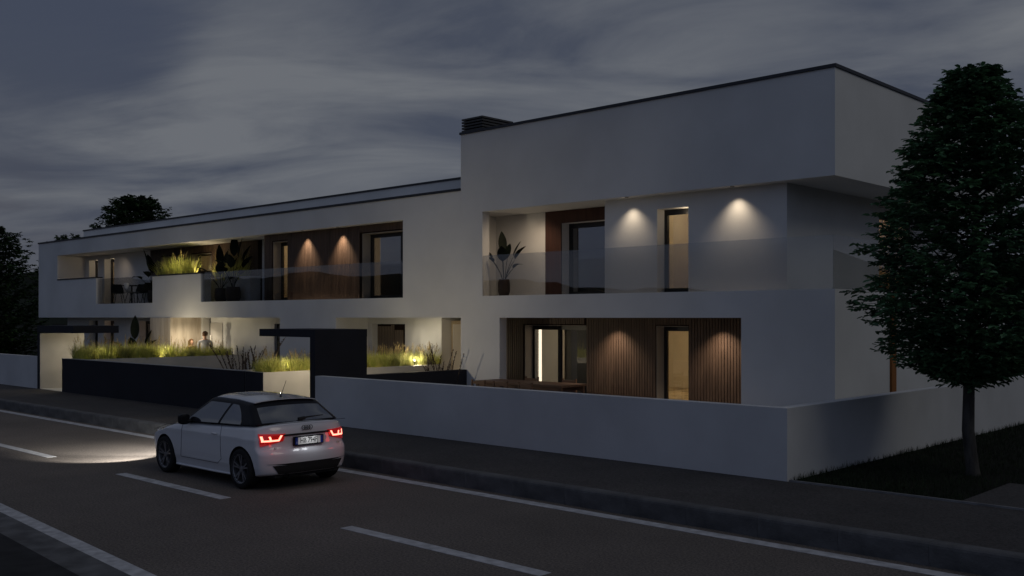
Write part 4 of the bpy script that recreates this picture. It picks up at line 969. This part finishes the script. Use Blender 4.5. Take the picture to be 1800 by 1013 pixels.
ex = MB(); ex.lathe([(.032, 0), (.032, -.10), (.026, -.10), (.026, 0)], 16, (0, 0, 0), 'Y'); o = cput('exhaust', ex, M_badge); o.rotation_euler = (0, 0, R(-90)); o.location = (.10, .42, .235)
for sg in (1, -1):
    hl = lambda s, t: Vector((3.50+.28*s, sg*(.80-.22*s**1.6), .62+.09*t+.02*(1-s)))
    cput('headlight', patch(hl, 6, 4, (.006, .012*sg, .0)), mat('headlight_lens', (.6, .62, .65), .1, .5, coat=1))
def wheel(wx, sg):
    W_ = empty('wheel', (0, 0, 0)); W_.parent = CAR; W_.location = (wx, sg*.772, WR)
    t = MB(); t.lathe([(.225, -.098), (.262, -.105), (.295, -.100), (.312, -.085), (.318, -.06), (.318, .06), (.312, .085), (.295, .100), (.262, .105), (.225, .098)], 56, (0, 0, 0), 'Y', closed=True)
    cput('tyre', t, M_tyre, W_, sharp=50)
    rim = MB(); rim.lathe([(.226, .098), (.233, .100), (.233, .092), (.214, .080), (.205, .02), (.205, -.09), (.22, -.09), (.226, -.09)], 56, (0, 0, 0), 'Y', closed=True)
    rim.lathe([(.001, .075), (.040, .075), (.048, .066), (.048, .03), (.001, .03)], 24, (0, 0, 0), 'Y')
    for k in range(5):
        for off in (-.17, .17):
            a0 = k*2*pi/5+.3; a1 = a0+off; c0 = Vector((cos(a0), 0, sin(a0)))*.035; c1 = Vector((cos(a1), 0, sin(a1)))*.222; s0 = Vector((-sin(a0), 0, cos(a0))); n = len(rim.v)
            for (c, yy, w_) in ((c0, .072, .017), (c0.lerp(c1, .5), .080, .013), (c1, .088, .012)):
                for dy in (0, -.03):
                    for e_ in (-1, 1): rim.v.append(tuple(c+s0*w_*e_+Vector((0, yy+dy, 0))))
            for q in range(2):
                b_ = n+q*4
                for f_ in ((0,1,5,4), (2,6,7,3), (0,4,6,2), (1,3,7,5)): rim.f.append(tuple(b_+i for i in f_)); rim.mi.append(0)
    o = cput('rim', rim, M_rim, W_); o.scale = (1, 1, 1)
    dk = MB(); dk.lathe([(.001, .0), (.15, .0), (.15, -.02), (.001, -.02)], 32, (0, 0, 0), 'Y'); o2 = cput('brake_disc', dk, mat('brake_steel', (.12, .12, .12), .4, .5, metal=.9), W_)
    bk = MB(); bk.lathe([(.001, -.05), (.204, -.05), (.204, -.06), (.001, -.06)], 32, (0, 0, 0), 'Y'); cput('rim_back', bk, M_mblk, W_)
    W_.scale = (1, sg, 1)
for wx in WX:
    for sg in (1, -1): wheel(wx, sg)
# headlight beams
d = bpy.data.lights.new('headlight_beam', 'SPOT'); d.energy = 900; d.color = (1, .97, .88); d.shadow_soft_size = .03; d.spot_size = R(66); d.spot_blend = .4
for sg, aimy in ((1, -2.0), (-1, -1.3)):
    q = bpy.data.objects.new('headlight_beam', d); COL.objects.link(q); q.parent = CAR; q.location = (3.99, sg*.55, .60)
    q.rotation_euler = (-(Vector((5.6, .15, aimy)))).to_track_quat('Z', 'Y').to_euler(); q.scale = (1, .38, 1)

# ------------------------------------------------------------------ people by the entrance
def skin_body(name, joints, edges, mats, parent, sub=2, paint=None):
    me = bpy.data.meshes.new(name); me.from_pydata([j[0] for j in joints], edges, []); o = bpy.data.objects.new('tmp', me); COL.objects.link(o)
    sk = o.modifiers.new('s', 'SKIN'); sk.use_smooth_shade = True
    for i, j in enumerate(joints):
        r_ = j[1]; me.skin_vertices[0].data[i].radius = (r_, r_) if not isinstance(r_, tuple) else r_
    me.skin_vertices[0].data[0].use_root = True
    q = o.modifiers.new('u', 'SUBSURF'); q.levels = q.render_levels = sub
    dg = bpy.context.evaluated_depsgraph_get(); dg.update(); res = bpy.data.meshes.new_from_object(o.evaluated_get(dg)); bpy.data.objects.remove(o)
    res.materials.clear()
    for m in mats: res.materials.append(m)
    if paint:
        for p in res.polygons: p.material_index = paint(p.center)
    res.shade_smooth(); o = bpy.data.objects.new(name, res); COL.objects.link(o); o.parent = parent; return o
M_skin = mat('skin', (.50, .30, .21), .55, .4)
def person(loc, rz, label, shirt, trousers, hair, longhair=False, H=1.74):
    root = empty('person', loc, rz); root['label'] = label; root['category'] = 'person'; s = H/1.74; root.scale = (s, s, s)
    J = [((0,0,.95), (.15,.11)), ((0,0,1.12), (.135,.10)), ((0,.01,1.32), (.165,.11)), ((0,.0,1.43), (.11,.08)), ((0,.0,1.49), .052), ((0,.02,1.55), .055), ((0,.02,1.63), (.078,.095)), ((0,.02,1.70), (.070,.085))]
    E_ = [(0,1), (1,2), (2,3), (3,4), (4,5), (5,6), (6,7)]
    def add(p, r_, par): J.append((p, r_)); E_.append((par, len(J)-1)); return len(J)-1
    for sg in (-1, 1):
        a = add((.19*sg, 0, 1.40), .062, 3); fwd = .10 if sg > 0 else .22
        e_ = add((.25*sg, .04, 1.13), .045, a); w_ = add((.20*sg, .05+fwd, .98 if sg < 0 else .92), .030, e_); pm = add((.19*sg, .09+fwd, .95 if sg < 0 else .86), (.040, .020), w_)
        for k, (dx, l) in enumerate(((-.030, .065), (-.010, .078), (.010, .072), (.028, .058))):
            f1 = add((.19*sg+dx, .11+fwd+l*.5, (.93 if sg < 0 else .82)), .0085, pm); add((.19*sg+dx, .11+fwd+l*.8, (.90 if sg < 0 else .78)), .007, f1)
        th = add((.19*sg-.045*sg, .11+fwd, .96 if sg < 0 else .87), .010, pm); add((.19*sg-.06*sg, .15+fwd, .95 if sg < 0 else .85), .008, th)
        hp = add((.09*sg, 0, .88), .095, 0); kn = add((.10*sg, .02, .50), .060, hp); an_ = add((.10*sg, -.01, .10), .040, kn); add((.11*sg, .14, .04), (.045, .03), an_)
    def paint(c):
        if c.z > 1.46: return 0
        if abs(c.x) > .15 and c.z < 1.02 and c.y > .09: return 0
        if c.z > .93: return 1
        return 2 if c.z > .09 else 3
    skin_body('body', J, E_, [M_skin, shirt, trousers, M_mblk], root, 2, paint)
    f = MB(); f.lathe([(.001, .035), (.010, .022), (.016, -.012), (.001, -.02)], 8, (0, .118, 1.615)); put_local('nose', f, M_skin, root)
    for sg in (-1, 1):
        f = MB(); f.lathe([(.001, .010), (.009, .005), (.009, -.005), (.001, -.010)], 10, (.030*sg, .098, 1.645)); put_local('eye', f, M_mblk, root)
        f = MB(); f.lathe([(.001, .032), (.012, .02), (.014, -.01), (.001, -.028)], 8, (.080*sg, .015, 1.62)); put_local('ear', f, M_skin, root)
    put_local('mouth', MB().box(-.022, .022, .104, .109, 1.572, 1.579), mat('lips', (.35, .12, .1), .5), root)
    bm = bmesh.new(); bmesh.ops.create_icosphere(bm, subdivisions=4, radius=1)
    for v in bm.verts:
        c = v.co.copy(); n_ = noise.noise(c*4)*.07+noise.noise(c*11)*.03
        if longhair:
            low = max(0, -c.z); v.co = Vector((c.x*(.105+.05*low), (c.y*(.10+.03*low)) - (.045 if c.z < .2 else 0)+.01, 1.655+c.z*(.11 if c.z > 0 else .30)))
            if c.y > .35 and c.z < .55: v.co.y = min(v.co.y, .05)
        else:
            v.co = Vector((c.x*.090, c.y*.108+.005, 1.675+c.z*.085+.01*(c.y > 0)))
            if c.y > .1 and c.z < .35: v.co.y = min(v.co.y, .06); 
            if c.z < -.3: v.co.y -= .02
        v.co += c*n_*.35
    me = bpy.data.meshes.new('hair'); bm.to_mesh(me); bm.free(); me.materials.append(hair); me.shade_smooth(); o = bpy.data.objects.new('hair', me); COL.objects.link(o); o.parent = root
    return root
def put_local(name, mb, m, root):
    me = mb.mesh(name, m); me.shade_smooth(); o = bpy.data.objects.new(name, me); COL.objects.link(o); o.parent = root; return o
M_hair1 = mat('brown_hair', (.07, .03, .015), .6, .3, col2=(.13, .06, .03), nscale=30); M_hair2 = mat('long_curly_hair', (.09, .045, .02), .6, .3, col2=(.20, .11, .05), nscale=22, bump=.6, bscale=30)
person((-32.35, 18.2, .3), R(62), 'man with short brown hair and light grey shirt, seen in profile at the lit entrance', mat('grey_shirt', (.42, .43, .47), .85, .2, noise_amt=.08, nscale=20), mat('dark_trousers', (.04, .045, .06), .9, .2), M_hair1, H=1.78)
person((-33.42, 18.25, .3), R(-80), 'woman with long curly brown hair and brown top, facing the man in grey', mat('brown_top', (.10, .06, .035), .85, .2, noise_amt=.2, nscale=20), mat('dark_skirt', (.03, .03, .035), .9, .2), M_hair2, True, H=1.50)

# ------------------------------------------------------------------ furniture
M_twood = mat('brown_table_wood', (.10, .055, .035), .6, .3, noise_amt=.25, nscale=3, stretch=(1, 6, 6))
t = empty('dining_table', (-15.75, 17.2, .3)); tag(t, 'long brown garden dining table on the terrace behind the white wall', 'table')
put('tabletop', MB().box(-17.15, -14.40, 16.75, 17.65, 1.03, 1.08), M_twood, t)
put('apron', MB().box(-17.05, -14.5, 16.8, 16.83, .93, 1.028).box(-17.05, -14.5, 17.57, 17.6, .93, 1.028), M_twood, t)
for x in (-17.12, -14.50):
    for y in (16.78, 17.55): put('leg', MB().box(x, x+.07, y, y+.07, .3, 1.028), M_twood, t)
def slat_chair(x, y, rz, label):
    c = empty('garden_chair', (x, y, .3), rz); tag(c, label, 'chair', 'slatted chairs round the garden table')
    def part(nm, mb): me = mb.mesh(nm, M_twood); o = bpy.data.objects.new(nm, me); COL.objects.link(o); o.parent = c
    part('seat', MB().box(-.22, .22, -.22, .22, .43, .46))
    for (a, b) in ((-.22, -.22), (.18, -.22), (-.22, .18), (.18, .18)): part('leg', MB().box(a, a+.04, b, b+.04, 0, .43 if b > 0 else .84))
    for k in range(3): part('back_slat', MB().box(-.18, .18, -.21, -.19, .52+k*.11, .58+k*.11))
    for k in range(4): part('back_spindle', MB().box(-.12+k*.075, -.10+k*.075, -.214, -.195, .46, .52))
for k, (x, y, rz, lb) in enumerate(((-16.6, 16.55, 0, 'garden chair on the street side of the brown table, at its left end'), (-15.85, 16.5, .05, 'garden chair on the street side of the brown table, in its middle'), (-15.1, 16.55, -.04, 'garden chair on the street side of the brown table, at its right end'),
        (-16.5, 17.9, pi, 'garden chair on the house side of the brown table, left one'), (-15.3, 17.9, pi, 'garden chair on the house side of the brown table, right one'))): slat_chair(x, y, rz, lb)
def shell_chair(x, y, z, rz, m, label):
    c = empty('shell_chair', (x, y, z), rz); tag(c, label, 'chair', 'shell chairs on the upper left balcony')
    g = MB(); nu, nv = 10, 10
    for lay in (0, .012):
        for i in range(nu+1):
            for j in range(nv+1):
                s = i/nu; v = -1+2*j/nv
                if s < .5: yy = .22-.44*s/.5*.95; zz = .44-.02*sin(s*pi)+.03*v*v
                else: q = (s-.5)/.5; yy = -.20-.10*q+.05*v*v; zz = .44+.36*q
                w_ = .23+.02*sin(pi*s)-.05*max(0, s-.75)*4*abs(v)**2; g.v.append((v*w_, yy+lay*.3, zz-lay))
    Q = (nu+1)*(nv+1)
    for i in range(nu):
        for j in range(nv):
            a = i*(nv+1)+j; g.f.append((a, a+1, a+nv+2, a+nv+1)); g.mi.append(0); g.f.append((a+Q, a+Q+nv+1, a+Q+nv+2, a+Q+1)); g.mi.append(0)
    me = g.mesh('shell', m); me.shade_smooth(); o = bpy.data.objects.new('shell', me); COL.objects.link(o); o.parent = c
    for (a, b) in ((-1, -1), (1, -1), (-1, 1), (1, 1)):
        me = MB().tube([(.12*a, .12*b, .43), (.21*a, .21*b, 0)], [.014, .010], 8).mesh('leg', M_mblk); o = bpy.data.objects.new('leg', me); COL.objects.link(o); o.parent = c
M_shw = mat('white_shell', (.6, .58, .55), .5, .4)
shell_chair(-39.25, 18.25, ZF2, R(-100), M_mblk, 'black shell chair farthest left at the balcony table')
shell_chair(-38.35, 18.6, ZF2, R(-160), M_mblk, 'black shell chair beside the pale one, behind the balcony table')
shell_chair(-37.75, 18.1, ZF2, R(0), M_shw, 'pale shell chair between the black ones on the upper left balcony')
shell_chair(-36.95, 18.35, ZF2, R(80), M_mblk, 'black shell chair nearest the solid parapet at the balcony table')
t = empty('balcony_table', (-38.2, 18.3, ZF2)); tag(t, 'low round black table among the shell chairs of the upper left balcony', 'table')
for nm, mb in (('tabletop', MB().lathe([(.001, .70), (.36, .70), (.36, .73), (.001, .73)], 32, (-38.2, 18.3, ZF2))), ('stem', MB().tube([(-38.2, 18.3, ZF2+.02), (-38.2, 18.3, ZF2+.7)], .03, 12)), ('foot', MB().lathe([(.001, 0), (.22, 0), (.22, .02), (.001, .03)], 24, (-38.2, 18.3, ZF2)))):
    put(nm, mb, M_mblk, t)
